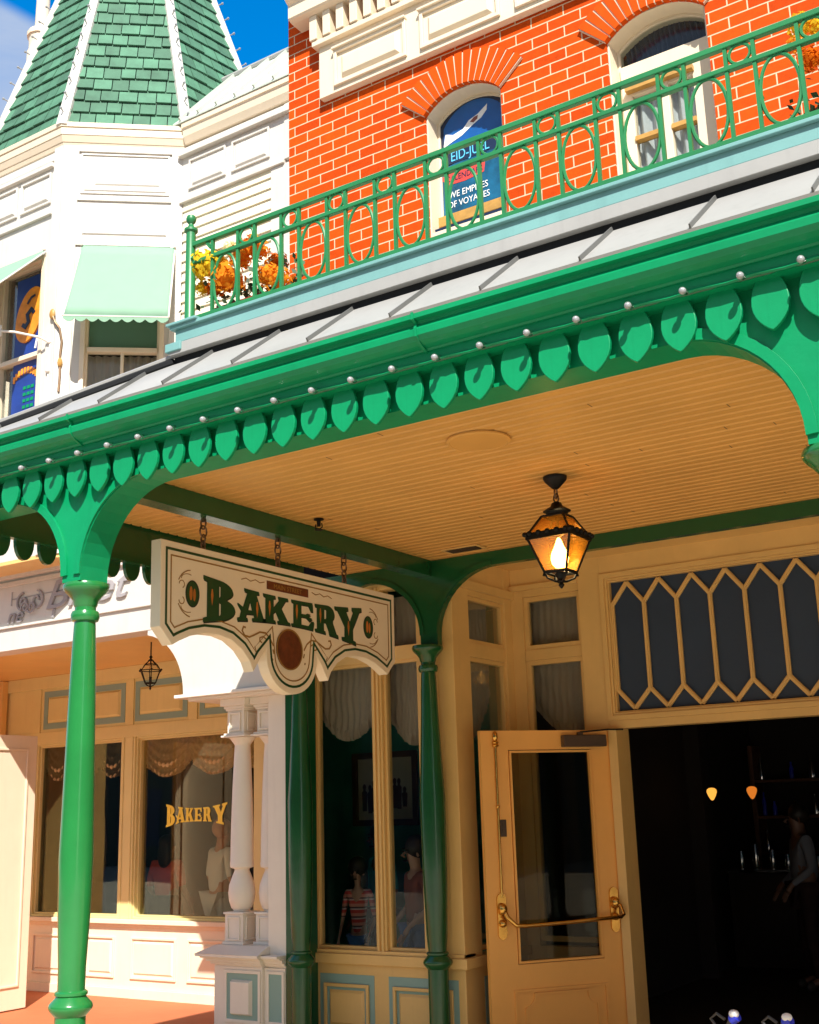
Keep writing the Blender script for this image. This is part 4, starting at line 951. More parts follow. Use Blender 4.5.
for s in (1, -1):
    c = 5.40
    q = lambda pts: [(c+s*(u-c), z) for u, z in pts]
    scroll(FSg, q([(5.54, 2.545), (5.57, 2.585), (5.61, 2.612), (5.66, 2.612), (5.71, 2.59), (5.75, 2.575), (5.79, 2.58), (5.81, 2.605), (5.80, 2.628), (5.78, 2.625)]), .010, .0004, .0016)
    scroll(FSg, q([(5.60, 2.575), (5.63, 2.59), (5.66, 2.58), (5.66, 2.56), (5.64, 2.555)]), .008, .0004, .0016)
    scroll(FSg, q([(5.535, 2.50), (5.545, 2.525)]), .010, .0004, .0016); scroll(FSg, q([(5.545, 2.462), (5.553, 2.472)]), .010, .0004, .0016)
    scroll(FSg, q([(5.62, 2.905), (5.66, 2.895), (5.70, 2.907), (5.74, 2.893), (5.78, 2.905), (5.82, 2.893)]), .005, .0004, .0016)
    e = 6.205
    scroll(FSg, q(arc(e+.01, 2.757, .115, .125, 30, 84, 10)), .006, .0004, .0016); scroll(FSg, q(arc(e+.01, 2.757, .115, .125, -30, -84, 10)), .006, .0004, .0016)
    scroll(FSg, q(arc(e+.085, 2.80, .02, .02, 0, 250, 8)), .005, .0004, .0016); scroll(FSg, q(arc(e+.085, 2.714, .02, .02, 0, -250, 8)), .005, .0004, .0016)
    scroll(FSg, q(arc(e+.04, 2.83, .05, .03, 0, 120, 6)), .004, .0004, .0016); scroll(FSg, q(arc(e+.04, 2.684, .05, .03, 0, -120, 6)), .004, .0004, .0016)

for y in (4.72, 5.36, 6.02):
    m = MB(); x = -4.40
    def link(z, L, r, ax):
        pts = [V((x, y, z))+(V((0, 1, 0)) if ax else V((1, 0, 0)))*r*cos(2*pi*i/14)+V((0, 0, 1))*L*sin(2*pi*i/14) for i in range(14)]
        m.tube(pts, .005, 6, True)
    link(3.175, .035, .018, 0); link(3.128, .032, .026, 1); link(3.086, .024, .015, 0); link(3.055, .022, .015, 1); link(3.028, .024, .014, 0); m.cube(x-.006, x+.006, y-.006, y+.006, 3.18, 3.205)
    m.build('hook_chain', 'chain', SG, smooth=True)
# gold lettering on the left window
FG = XZ(8.45+.0835)
sp2 = [('B', -8.385, -8.26), ('A', -8.255, -8.14), ('K', -8.135, -8.03), ('E', -8.02, -7.925), ('R', -7.91, -7.805), ('Y', -7.785, -7.615)]
def warp2(u, ch):
    t = (u+7.995)/.39
    return 1.578-.048*t*t*(1 if abs(t) > .6 else .6), 1.700+.045*t*t
word(FG, sp2, warp2, .0, .0015, 'gold_bright', 'gold_lettering', pane_b)
# ------------------------------------------------------------------ big hanging lantern
LX, LY = -2.668, 5.571
LN = thing('hanging_lantern', 'large black four sided lantern with a lit bulb and amber glass under the porch ceiling', 'lantern', (LX, LY, 3.315))
m = MB(); m.lathe((LX, LY, 0), [(.064, 3.3145), (.064, 3.304), (.058, 3.292), (.034, 3.266), (.022, 3.254), (.012, 3.247)], 24); m.build('ceiling_cup', 'iron', LN, smooth=True)
m = MB(); m.tube([V((LX, LY+.016*cos(a), 3.225+.03*sin(a))) for a in [2*pi*i/14 for i in range(14)]], .005, 6, True); m.tube([V((LX+.014*cos(a), LY, 3.196+.024*sin(a))) for a in [2*pi*i/14 for i in range(14)]], .005, 6, True); m.build('link', 'chain', LN, smooth=True)
m = MB(); m.lathe((LX, LY, 0), [(.01, 3.178), (.025, 3.17), (.035, 3.15), (.06, 3.135), (.075, 3.125), (.06, 3.118), (.055, 3.10), (.05, 3.09)], 20); m.build('cap', 'iron', LN, smooth=True)
def cnr(r, z, k): a = radians(45+90*k); return V((LX+r*cos(a), LY+r*sin(a), z))
m = MB(); rt, rm, rb = .088, .178, .088; zt, zm, zb = 3.095, 2.985, 2.795
for k in range(4):
    m.tube([cnr(rt, zt, k), cnr(rm, zm, k)], .0065, 6); m.tube([cnr(rm-.004, zm-.01, k), cnr(rb, zb, k)], .007, 6)
    for r, z, t in ((rt, zt, .006), (rb, zb, .009)): m.tube([cnr(r, z, k), cnr(r, z, k+1)], t, 6)
    a, b = cnr(rm+.006, zm, k), cnr(rm+.006, zm, k+1); d = (b-a)
    m.add([a-V((0, 0, .020)), b-V((0, 0, .020)), b+V((0, 0, .016)), a+V((0, 0, .016)), a*.94+V((LX, LY, zm))*.06-V((0, 0, .020)), b*.94+V((LX, LY, zm))*.06-V((0, 0, .020)), b*.94+V((LX, LY, zm))*.06+V((0, 0, .016)), a*.94+V((LX, LY, zm))*.06+V((0, 0, .016))], [(0, 1, 2, 3), (4, 7, 6, 5), (0, 4, 5, 1), (3, 2, 6, 7), (0, 3, 7, 4), (1, 5, 6, 2)])
    for i in range(5): m.ball(a+d*((i+.5)/5)+V((0, 0, .012)), .015, 8, 6, (1, 1, .9))
    m.ball(a+V((0, 0, .008)), .014, 8, 6, (1.2, 1.2, 1)); 
    m.tube([cnr(rb, zb-.004, k), cnr(rb*.85, zb-.03, k), cnr(.03, zb-.048, k), cnr(.005, zb-.05, k)], .006, 6)
    m.tube([cnr(rb, zb, k), cnr(rb+.006, zb-.02, k)], .007, 6)
m.lathe((LX, LY, 0), [(.004, zb-.085), (.016, zb-.068), (.010, zb-.055), (.022, zb-.045), (.016, zb-.035), (.03, zb-.012), (.03, zb-.002), (.004, zb-.001)], 14)
m.tube([V((LX, LY, 2.99)), V((LX, LY, 3.12))], .008, 8); m.tube([cnr(.165, 2.985, 0), cnr(.165, 2.985, 2)], .006, 6); m.tube([cnr(.165, 2.985, 1), cnr(.165, 2.985, 3)], .006, 6)
m.build('frame', 'iron', LN, smooth=True)
for k in range(4):
    g = MB(); e = .96; q = [cnr(rb*e, zb+.004, k), cnr(rb*e, zb+.004, k+1), cnr(rm*e, zm-.014, k+1), cnr(rm*e, zm-.014, k)]; g.add(q, [(0, 1, 2, 3)])
    q = [cnr(rm*e, zm+.004, k), cnr(rm*e, zm+.004, k+1), cnr(rt*e, zt-.002, k+1), cnr(rt*e, zt-.002, k)]; g.add(q, [(0, 1, 2, 3)])
    g.build('amber_pane', 'amber', LN)
m = MB(); m.lathe((LX, LY, 0), [(.004, 2.815), (.024, 2.821), (.042, 2.842), (.048, 2.870), (.042, 2.900), (.026, 2.932), (.014, 2.965), (.004, 2.985)], 20); m.build('bulb', 'bulb_hot', LN, smooth=True)
# small iron lantern of the left porch
QX, QY = -7.49, 7.40
L2 = thing('porch_lantern', 'small unlit black iron lantern with pointed ends in the left porch', 'lantern', (QX, QY, 3.10))
m = MB(); m.tube([V((QX, QY, 3.10)), V((QX, QY, 2.97))], .006, 6); m.lathe((QX, QY, 0), [(.004, 2.985), (.016, 2.97), (.006, 2.955), (.028, 2.94), (.006, 2.932)], 12)
def cn2(r, z, k): a = radians(20+60*k); return V((QX+r*cos(a), QY+r*sin(a), z))
for k in range(6):
    m.tube([cn2(.02, 2.935, k), cn2(.06, 2.90, k), cn2(.092, 2.853, k), cn2(.05, 2.745, k)], .0045, 5)
    for r, z in ((.092, 2.853), (.05, 2.745), (.055, 2.905)): m.tube([cn2(r, z, k), cn2(r, z, k+1)], .0045, 5)
    m.ball(cn2(.10, 2.855, k), .010, 6, 5)
    m.tube([cn2(.05, 2.745, k), cn2(.03, 2.725, k), cn2(.004, 2.715, k)], .004, 5)
m.lathe((QX, QY, 0), [(.003, 2.685), (.010, 2.70), (.005, 2.71), (.015, 2.72), (.003, 2.728)], 10); m.tube([V((QX, QY, 2.745)), V((QX, QY, 2.80))], .012, 8)
m.build('frame', 'iron', L2, smooth=True)
g = MB()
for k in range(6): g.add([cn2(.048, 2.747, k), cn2(.048, 2.747, k+1), cn2(.089, 2.85, k+1), cn2(.089, 2.85, k)], [(0, 1, 2, 3)]); g.add([cn2(.089, 2.856, k), cn2(.089, 2.856, k+1), cn2(.053, 2.903, k+1), cn2(.053, 2.903, k)], [(0, 1, 2, 3)])
g.build('clear_panes', 'glass', L2)

# ------------------------------------------------------------------ ceiling fittings
t = thing('ceiling_speaker', 'round flush speaker cover in the boarded porch ceiling', 'ceiling speaker', (-2.664, 4.75, 3.316))
m = MB(); m.lathe((-2.664, 4.75, 0), [(.155, 3.314), (.155, 3.306), (.14, 3.302), (.137, 3.3045), (.002, 3.3045)], 40); m.build('cover', 'ceiling', t, smooth=True)
t = thing('ceiling_vent', 'small slatted grey air vent in the porch ceiling near the inner post', 'vent', (-3.95, 6.79, 3.316))
m = MB(); m.frame(Fr((0, 0, 3.3155), (1, 0, 0), (0, -1, 0)), -4.10, -3.82, -6.86, -6.72, .018, 0, .008); m.build('frame', PM, t)
m = MB(); 
for i in range(7): m.cube(-4.075, -3.85, 6.742+.015*i, 6.748+.015*i, 3.304, 3.3155)
m.build('slats', 'bronze', t)
t = thing('sprinkler_head', 'tiny dark sprinkler head in the ceiling beside the sign beam', 'sprinkler', (-4.20, 5.50, 3.316))
m = MB(); m.lathe((-4.20, 5.50, 0), [(.03, 3.3145), (.03, 3.308), (.012, 3.304), (.012, 3.27), (.004, 3.268)], 16); m.tube([V((-4.222, 5.50, 3.285)), V((-4.226, 5.5, 3.262)), V((-4.2, 5.5, 3.25)), V((-4.174, 5.5, 3.262)), V((-4.178, 5.5, 3.285))], .004, 6); m.lathe((-4.2, 5.5, 0), [(.025, 3.25), (.025, 3.247), (.004, 3.246)], 12); m.build('fitting', 'iron', t, smooth=True)

# ------------------------------------------------------------------ flower planters
def planter(x, y, label, blooms, w=.30):
    t = thing('flower_planter', label, 'flower pot', (x, y, 3.885), 'flower planters behind the railing')
    m = MB(); m.slab(XZ(y-.09), [(x-w/2+.03, 3.886), (x+w/2-.03, 3.886), (x+w/2, 4.03), (x-w/2, 4.03)], -.18, 0); m.box(XZ(y-.095), x-w/2-.012, x+w/2+.012, 4.02, 4.045, -.19, .0); m.build('pot', 'pot', t, bev=.008)
    m = MB()
    for i in range(230):
        c = V((x+random.gauss(0, w*.36), y+random.gauss(0, .07), 4.03+abs(random.gauss(.05, .08)))); d = V((random.uniform(-1, 1), random.uniform(-1, 1), random.uniform(-.2, 1))).normalized(); u = d.orthogonal().normalized(); l = random.uniform(.03, .055)
        m.add([c, c+d*l*.5+u*l*.28, c+d*l, c+d*l*.5-u*l*.28], [(0, 1, 2, 3)])
    m.build('leaves', 'leafgreen', t, recalc=False)
    for bx, by, bz, r, mat in blooms:
        m = MB(); c0 = V((x+bx, y+by, bz))
        for i in range(170):
            d = V((random.gauss(0, 1), random.gauss(0, 1), random.gauss(0, 1))).normalized(); p = c0+d*r*random.uniform(.55, 1.0); u = d.orthogonal().normalized(); u = (Matrix.Rotation(random.uniform(0, 6.28), 3, d) @ u); v = d.cross(u); l = r*random.uniform(.25, .42); tilt = d*l*random.uniform(.1, .5)
            m.add([p-u*l*.45, p+v*l*.5+tilt*.4, p+u*l*.45+tilt, p-v*l*.5+tilt*.3], [(0, 1, 2, 3)])
        m.ball(c0, r*.62, 10, 7); m.build('flower_head', mat, t, recalc=False)
    return t
planter(-3.50, 4.16, 'dark red planter of yellow, rust and orange flowers at the left railing post', [
    (-0.253, -0.150, 4.250, 0.083, 'fl_yellow'), (-0.179, -0.160, 4.235, 0.075, 'fl_yellow'), (-0.294, -0.120, 4.155, 0.040, 'fl_yellow'), (-0.150, -0.070, 4.345, 0.045, 'fl_cream'), (-0.066, -0.090, 4.275, 0.064, 'fl_orange'), (-0.108, -0.140, 4.150, 0.092, 'fl_orange'), (-0.218, -0.110, 4.135, 0.051, 'fl_rust'), (-0.024, -0.080, 4.315, 0.058, 'fl_rust'), (-0.008, -0.060, 4.355, 0.032, 'fl_yellow'), (0.050, -0.090, 4.275, 0.051, 'fl_orange'), (0.134, -0.120, 4.105, 0.064, 'fl_orange'), (0.165, -0.090, 4.175, 0.051, 'fl_rust'), (0.207, -0.140, 4.055, 0.070, 'fl_orange')], .46)
planter(-.72, 4.22, 'planter of golden yellow flowers behind the railing by the right edge', [
    (-.12, -.1, 4.43, .055, 'fl_yellow'), (-.14, -.1, 4.36, .04, 'fl_orange'), (-.05, -.1, 4.40, .055, 'fl_yellow'), (.04, -.06, 4.45, .05, 'fl_orange'), (.1, -.1, 4.36, .06, 'fl_yellow'), (-.1, -.09, 4.29, .05, 'fl_rust'), (0, -.1, 4.28, .05, 'fl_orange')])

# ------------------------------------------------------------------ sign bracket and awning rope on the turret, posters in the turret window
t = thing('scroll_bracket', 'white wrought iron scroll bracket in front of the turret shop window', 'bracket', (-7.63, 6.28, 5.5))
m = MB(); m.tube([V((-7.64, 6.285, 5.56)), V((-7.70, 6.22, 5.60)), V((-7.90, 6.12, 5.665)), V((-8.08, 6.05, 5.70)), V((-8.30, 5.98, 5.72))], .011, 8)
for cx, r in ((-8.10, .06), (-8.16, .045)):
    m.tube([V((cx+r*cos(a), 6.04+(cx+8.1)*.3, 5.705+r*1.0*sin(a))) for a in [2*pi*i/18 for i in range(18)]], .010, 6, True)
m.tube([V((-8.02, 6.07, 5.64)), V((-8.02, 6.07, 5.74))], .009, 6); m.tube([V((-7.64, 6.285, 5.56)), V((-7.645, 6.282, 5.30)), V((-7.65, 6.29, 5.22))], .009, 6); m.ball((-7.645, 6.275, 5.30), .02); m.ball((-7.645, 6.275, 5.56), .018)
m.build('scroll', 'wrought_white', t, smooth=True)
t = thing('awning_rope', 'looped cream awning rope tied off on the turret corner post', 'rope', (-7.55, 6.28, 5.5))
m = MB(); P_ = lambda u, z, n: FC.P(u, z, n)
m.tube([P_(-.03, 5.80, .03), P_(.0, 5.72, .05), P_(.04, 5.66, .05), P_(.06, 5.55, .03), P_(.05, 5.42, .03), P_(.055, 5.25, .025), P_(.05, 5.10, .025)], .010, 6); m.build('rope', 'chain', t, smooth=True)
m = MB(); m.ball(P_(-.03, 5.80, .025), .03, 10, 8, (1, .6, 1.6)); m.build('toggle', 'wood_gold', t, smooth=True); m = MB(); m.ball(P_(.052, 5.36, .03), .022, 8, 6, (1, 1, 2.0)); m.build('toggle', 'wood_gold', t, smooth=True)
Fp = XZ(6.3+.0605)
t = thing('window_poster', 'dark blue poster with a big orange oval and green lines in the turret window', 'poster', (-8.08, 6.42, 4.8))
MB().box(Fp, -8.20, -7.84, 4.80, 6.30, -.006, 0).build('poster_sheet', 'poster_blue', t)
m = MB(); m.slab(Fp, [(-8.0+.17*cos(radians(a_))+.05*sin(radians(a_)), 5.93+.25*sin(radians(a_))) for a_ in range(0, 360, 10)], .001, .02); m.build('orange_oval', 'orange_sign', t)
m = MB(); m.strip(Fp, [(-8.08, 5.85), (-8.04, 5.82), (-8.0, 5.86), (-8.02, 5.93), (-7.97, 5.97), (-7.93, 5.93)], .035, .021, .028); m.strip(Fp, [(-8.02, 6.03), (-7.97, 6.08), (-7.92, 6.09)], .02, .0285, .032); m.build('dark_squiggle', 'decal_navy', t)
m = MB(); m.strip(Fp, [(-7.92, 5.60), (-7.90, 5.69), (-7.865, 5.64), (-7.845, 5.70), (-7.835, 5.61)], .022, .001, .006); m.build('white_flourish', 'decal_white', t)
m = MB(); 
for k in range(9):
    a = radians(140-12*k); m.box(Fp, -8.03+.19*cos(a)-.014, -8.03+.19*cos(a)+.012, 5.25+.17*sin(a)-.03, 5.25+.17*sin(a)+.03, .001, .006)
m.build('orange_arc', 'orange_sign', t)
m = MB()
for r in range(7):
    for k in range(3): m.box(Fp, -8.05+.05*k, -8.05+.05*k+.036, 5.26-.058*r-.016, 5.26-.058*r+.012, .001, .005)
m.build('green_rows', 'green', t)

# ------------------------------------------------------------------ curtains
def valance(label, F, u0, u1, vt, vb, n, sw, mat='curtain', ruffle=.04, group='gathered curtains in the shop windows', amp=.018, SW=.012):
    W = u1-u0
    def fn(a, b):
        s = a*sw; ph = s-math.floor(s); drop = abs(sin(pi*ph))**.7
        bot = vb+(vt-vb)*.42*(1-drop)
        z = vt+(bot-vt)*b
        fold = amp*sin(a*W*2*pi/.055+b*1.5)*(.5+.5*b) + .045*b*drop*sin(b*pi*.9) + SW*sin(b*24-drop*9)*(.25+.75*b)*(.35+.65*drop)
        if b > .93: fold += .012*sin(a*W*2*pi/.022)
        return F.P(u0+W*a, z, n+fold)
    nu = min(220, max(60, int(W/.008)))
    m = MB().grid(fn, nu, 26)
    o = m.build('curtain', mat, None, smooth=True, org=F.P((u0+u1)/2, vt, n), recalc=False)
    return tag(o, label, 'curtain', group)
valance('cream swagged curtain with frilled edge above the gold lettered window', FRc, -8.72, -7.24, 2.38, 2.0, -.125, 2.4, amp=.008, SW=.022)
valance('dim swagged curtain behind the far left shop pane', FRc, -10.15, -8.95, 2.38, 2.02, -.125, 3.0, amp=.008, SW=.022)
valance('taupe balloon curtain in the left pane under the sign', FW, -5.62, -4.86, 3.15, 2.12, -.16, 1.0, 'curtain_grey', amp=.008)
valance('taupe balloon curtain in the right pane under the sign', FW, -5.0, -4.36, 3.15, 2.06, -.20, 1.0, 'curtain_grey', amp=.008)
valance('dim balloon curtain in the narrow side window of the doorway', FS, 7.10, 7.80, 3.12, 2.10, -.14, 1.0, 'curtain_grey', amp=.006)
valance('dim balloon curtain in the window directly above the open door', FD, -4.25, -3.45, 3.16, 2.12, -.17, 1.0, 'curtain_grey', amp=.006)
def straight(label, F, u0, u1, v0, v1, n, mat, amp=.012, per=.05):
    m = MB().grid(lambda a, b: F.P(u0+(u1-u0)*a+.006*sin(b*5), v0+(v1-v0)*b, n+amp*sin(a*(u1-u0)*2*pi/per+sin(b*2.2)*.7)), 120, 10)
    return tag(m.build('curtain', mat, None, smooth=True, org=F.P((u0+u1)/2, v1, n), recalc=False), label, 'curtain', 'curtains of the upper brick storey windows')
straight('pleated slate blue curtain in the arched head of the balcony doorway', FB, -2.0, -1.54, 5.38, 5.59, -.175, 'curtain_blue', .012, .028)
straight('white curtain behind the lower panes of the balcony doorway', FB, -2.0, -1.54, 4.1, 5.28, -.165, 'curtain_white', .022, .07)

# ------------------------------------------------------------------ inside the shop
t = thing('framed_picture', 'brown framed group picture on the dark green wall behind the shop window', 'picture', (-6.235, 9.12, 1.8))
Fq = XZ(9.12); m = MB(); m.frame(Fq, -6.59, -5.88, 1.49, 2.14, .055, .001, .035); m.build('frame', 'wood_frame', t, bev=.006)
m = MB(); m.box(Fq, -6.54, -5.93, 1.54, 2.09, .001, .012); m.build('print', 'pic_paper', t)
m = MB(); random.seed(3)
for k in range(9):
    x = -6.46+.055*k+random.uniform(-.01, .01); h = random.uniform(.16, .30); z = 1.60+random.uniform(0, .06)
    m.slab(Fq, [(x-.022, z), (x+.022, z), (x+.03, z+h*.7), (x+.012, z+h*.78)]+arc(x, z+h*.9, .02, .028, -40, 220, 8)+[(x-.012, z+h*.78), (x-.03, z+h*.7)], .0125+.0004*k, .0128+.0004*k)
m.build('printed_figures', 'wood_frame', t)
for x, mat, lab in ((-3.87, 'lamp_glow', 'bright yellow tear shaped pendant lamp, left of two in the dark doorway'), (-3.494, 'lamp_glow_dim', 'dimmer orange tear shaped pendant lamp, right of two in the dark doorway')):
    t = thing('pendant_lamp', lab, 'pendant lamp', (x, 11, 3.15), 'pendant lamps in the dark doorway')
    m = MB(); m.lathe((x, 11, 0), [(.004, 1.625), (.016, 1.634), (.035, 1.668), (.046, 1.700), (.043, 1.722), (.024, 1.736), (.004, 1.739)], 20); m.build('glass_shade', mat, t, smooth=True)
    m = MB(); m.tube([V((x, 11, 1.75)), V((x, 11, 3.15))], .002, 6); m.build('cord', 'iron', t)
t = thing('serving_counter', 'dark serving counter with chrome edge inside the doorway', 'counter', (-3.4, 12.4, 0))
m = MB(); m.cube(-4.2, -2.3, 12.2, 12.9, .02, .92); m.build('cabinet', 'room_floor', t, bev=.01)
m = MB(); m.cube(-4.2, -2.25, 12.15, 12.95, .921, .95); m.build('worktop', 'chrome', t, bev=.004)
random.seed(11)
for k in range(9):
    x = -4.15+.16*k; h = random.uniform(.10, .24)
    o = MB().lathe((x, 12.35+random.uniform(0, .3), .951), [(.035, 0), (.038, .01), (.034, h*.7), (.03, h), (.012, h+.01)], 14).build('steel_canister', 'chrome', None, smooth=True, org=(x, 12.5, .951))
    tag(o, 'small steel canister in the row on the dark serving counter', 'canister', 'steel canisters on the dark counter')
t = thing('back_bar', 'dark wall shelf with glinting glasses deep inside the doorway, left of the counter person', 'shelf', (-4.0, 13.2, 0))
m = MB()
for z in (1.05, 1.42, 1.8): m.cube(-4.2, -1.2, 13.2, 13.49, z, z+.03)
for x in (-4.2, -2.7, -1.25): m.cube(x, x+.05, 13.19, 13.49, .02, 2.2)
m.build('shelves', 'wood_frame', t, bev=.004)
random.seed(5)
for z in (1.08, 1.45, 1.83):
    x = -4.1
    while x < -1.35:
        if random.random() < .7:
            h = random.uniform(.09, .26); r = random.uniform(.022, .04)
            MB().lathe((x, 13.3, z+.001), [(r, 0), (r*1.05, .01), (r, h*.6), (r*.5, h*.8), (r*.45, h)], 10).build('glass_bottle', random.choice(['chrome', 'brass', 'blue_plastic', 'chrome']), t, smooth=True)
        x += .11
# ------------------------------------------------------------------ people; figures behind glass are solid stand-ins for street reflections
def skin_mesh(verts, edges, rad, name, mat, parent, sub=2):
    me = bpy.data.meshes.new(name); me.from_pydata(verts, edges, []); o = bpy.data.objects.new(name, me); COL.objects.link(o)
    sk = o.modifiers.new('skin', 'SKIN'); 
    for i, r in enumerate(rad): me.skin_vertices[0].data[i].radius = (r, r) if not isinstance(r, tuple) else r
    me.skin_vertices[0].data[0].use_root = True
    o.modifiers.new('sub', 'SUBSURF').levels = sub; o.modifiers['sub'].render_levels = sub
    dg = bpy.context.evaluated_depsgraph_get(); m2 = bpy.data.meshes.new_from_object(o.evaluated_get(dg)); bpy.data.objects.remove(o); bpy.data.meshes.remove(me)
    vs = [v.co.copy() for v in m2.vertices]; fs = [tuple(p.vertices) for p in m2.polygons]; bpy.data.meshes.remove(m2)
    return vs, fs
def person(label, loc, rz, H, top, bottom, hair='hair', skin='skin', long_hair=False, lean=0., bend=.25, slim=1., sleeve='short', skirt=False, group=None):
    t = thing('person', label, 'person', loc, group); k = H/1.75; R = Matrix.Rotation(rz, 4, 'Z'); O = V(loc)
    X = lambda p: O + R @ (V((p[0]*slim+lean*p[2]*.12, p[1], p[2]))*k)
    # faces +Y locally
    J = dict(pel=(0, 0, .96), sp=(0, .0, 1.12), ch=(0, .01, 1.32), nk=(0, .01, 1.47), hd=(0, .03, 1.56), tp=(0, .035, 1.68),
             hl=(-.09, 0, .90), kl=(-.10, .02, .50), al=(-.105, -.02, .09), fl=(-.11, .10, .045), hr=(.09, 0, .90), kr=(.10, .03, .50), ar=(.11, -.01, .09), fr=(.12, .12, .045),
             sl=(-.175, 0, 1.40), el=(-.235, -.02, 1.13), wl=(-.22, .14+bend*.2, .98), sr=(.175, 0, 1.40), er=(.245, -.02, 1.13), wr=(.225, .10+bend*.3, .96), pl=(-.215, .17+bend*.25, .91), pr=(.22, .14+bend*.35, .89))
    ks = list(J); ix = {a: i for i, a in enumerate(ks)}
    rad = dict(pel=.135, sp=.115, ch=.125, nk=.052, hd=.085, tp=.075, hl=.088, kl=.055, al=.038, fl=.036, hr=.088, kr=.055, ar=.038, fr=.036, sl=.058, el=.038, wl=.026, pl=.034, sr=.058, er=.038, wr=.026, pr=.034)
    E = [('pel', 'sp'), ('sp', 'ch'), ('ch', 'nk'), ('nk', 'hd'), ('hd', 'tp'), ('pel', 'hl'), ('hl', 'kl'), ('kl', 'al'), ('al', 'fl'), ('pel', 'hr'), ('hr', 'kr'), ('kr', 'ar'), ('ar', 'fr'), ('ch', 'sl'), ('sl', 'el'), ('el', 'wl'), ('wl', 'pl'), ('ch', 'sr'), ('sr', 'er'), ('er', 'wr'), ('wr', 'pr')]
    def chain(sel, grow, name, mat):
        kk = [a for a in ks if a in sel]; ii = {a: i for i, a in enumerate(kk)}
        vs, fs = skin_mesh([V(J[a])*k for a in kk], [(ii[a], ii[b]) for a, b in E if a in ii and b in ii], [(rad[a]*k*grow*slim) for a in kk], name, mat, t)
        m = MB(); m.add([O + R @ V((v.x*slim+lean*v.z*.12, v.y, v.z)) for v in vs], fs); return m
    b = chain(set(ks), 1.0, 'body', skin)
    for s, w in ((-1, 'pl'), (1, 'pr')):                       # five fingers per hand
        p = V(J[w])
        for f in range(4):
            o = V((.020*(f-1.5)*.2, .012*(1.5-f), 0)); L = (.075, .085, .08, .06)[f]
            b.tube([X(p+o), X(p+o+V((0, .02, -L*.5))), X(p+o+V((0, .035, -L)))], [.010*k, .009*k, .007*k], 6)
        b.tube([X(p+V((-s*.02, .01, .01))), X(p+V((-s*.045, .03, -.025))), X(p+V((-s*.045, .045, -.055)))], [.012*k, .010*k, .008*k], 6)
    b.tube([X((0, .11, 1.60)), X((0, .145, 1.575)), X((0, .115, 1.562))], [.010*k, .016*k, .010*k], 6)   # nose
    for s in (-1, 1): b.ball(X((s*.088, .02, 1.59)), .022*k, 8, 6, (.5, 1, 1.4))
    b.build('body', skin, t, smooth=True)
    fa = MB()
    for s in (-1, 1): fa.ball(X((s*.034, .112, 1.607)), .011*k, 8, 6, (1.4, .6, .8)); fa.ball(X((s*.036, .112, 1.632)), .012*k, 8, 5, (1.8, .5, .35))
    fa.ball(X((0, .108, 1.528)), .02*k, 8, 6, (1.4, .5, .45)); fa.build('face', 'hair', t)
    sel = {'pel', 'sp', 'ch', 'sl', 'sr', 'hl', 'hr'} - {'hl', 'hr'} | ({'el', 'er'} if sleeve != 'none' else set()) | ({'wl', 'wr'} if sleeve == 'long' else set())
    chain(sel, 1.16, 'top', top).build('top', top, t, smooth=True)
    if skirt:
        m = MB(); m.lathe((0, 0, 0), [(.15*k, 1.05*k), (.19*k, .93*k), (.24*k, .6*k), (.25*k, .45*k)], 24); m.v = [O + R @ v for v in m.v]; m.build('skirt', bottom, t, smooth=True)
    else:
        chain({'pel', 'hl', 'hr', 'kl', 'kr', 'al', 'ar'}, 1.14, 'trousers', bottom).build('trousers', bottom, t, smooth=True)
    m = MB(); m.ball(X((0, -.005, 1.645)), .108*k, 16, 10, (.95, 1.05, 1.0))
    if long_hair: m.ball(X((0, -.05, 1.52)), .105*k, 14, 10, (1.0, .65, 1.8))
    o = m.build('hair', hair, t, smooth=True)
    m = MB()
    for a in ('l', 'r'):
        q = J['f'+a]; m.ball(X((q[0], q[1]-.03, .05)), .06*k, 12, 8, (.75, 1.9, .8))
    m.build('shoes', 'shoe', t, smooth=True)
    return t
person('child in a red and white striped top and jeans standing in for a reflection in the shop glass', (-5.47, 7.6, .02), radians(200), 1.27, 'stripes', 'denim', long_hair=True, skin='skin', slim=.72)
person('adult in a teal shirt behind the striped child, standing in for a shop window reflection', (-5.60, 8.1, .02), radians(160), 1.52, 'shirt_teal', 'skirt_black', skin='skin_dark', slim=.8)
person('adult in a dark brown top and blue jeans standing in for a reflection in the right shop pane', (-4.93, 7.58, .02), radians(150), 1.42, 'shirt_brown', 'denim', skin='skin', slim=.85)
person('broad man in a pale blue shirt standing in for a reflection in the gold lettered window', (-8.10, 8.98, .02), radians(-20), 1.58, 'shirt_blue', 'shirt_blue', hair='skin', skin='skin', lean=.25)
person('woman in a coral top and dark skirt standing in for a reflection in the gold lettered window', (-8.80, 8.98, .02), radians(10), 1.44, 'shirt_red', 'skirt_black', long_hair=True, skirt=True)
person('dark haired person with white sleeves in the dark doorway', (-3.10, 11.0, .02), radians(120), 1.56, 'shirt_white', 'skirt_black', sleeve='long', skin='skin_dark')
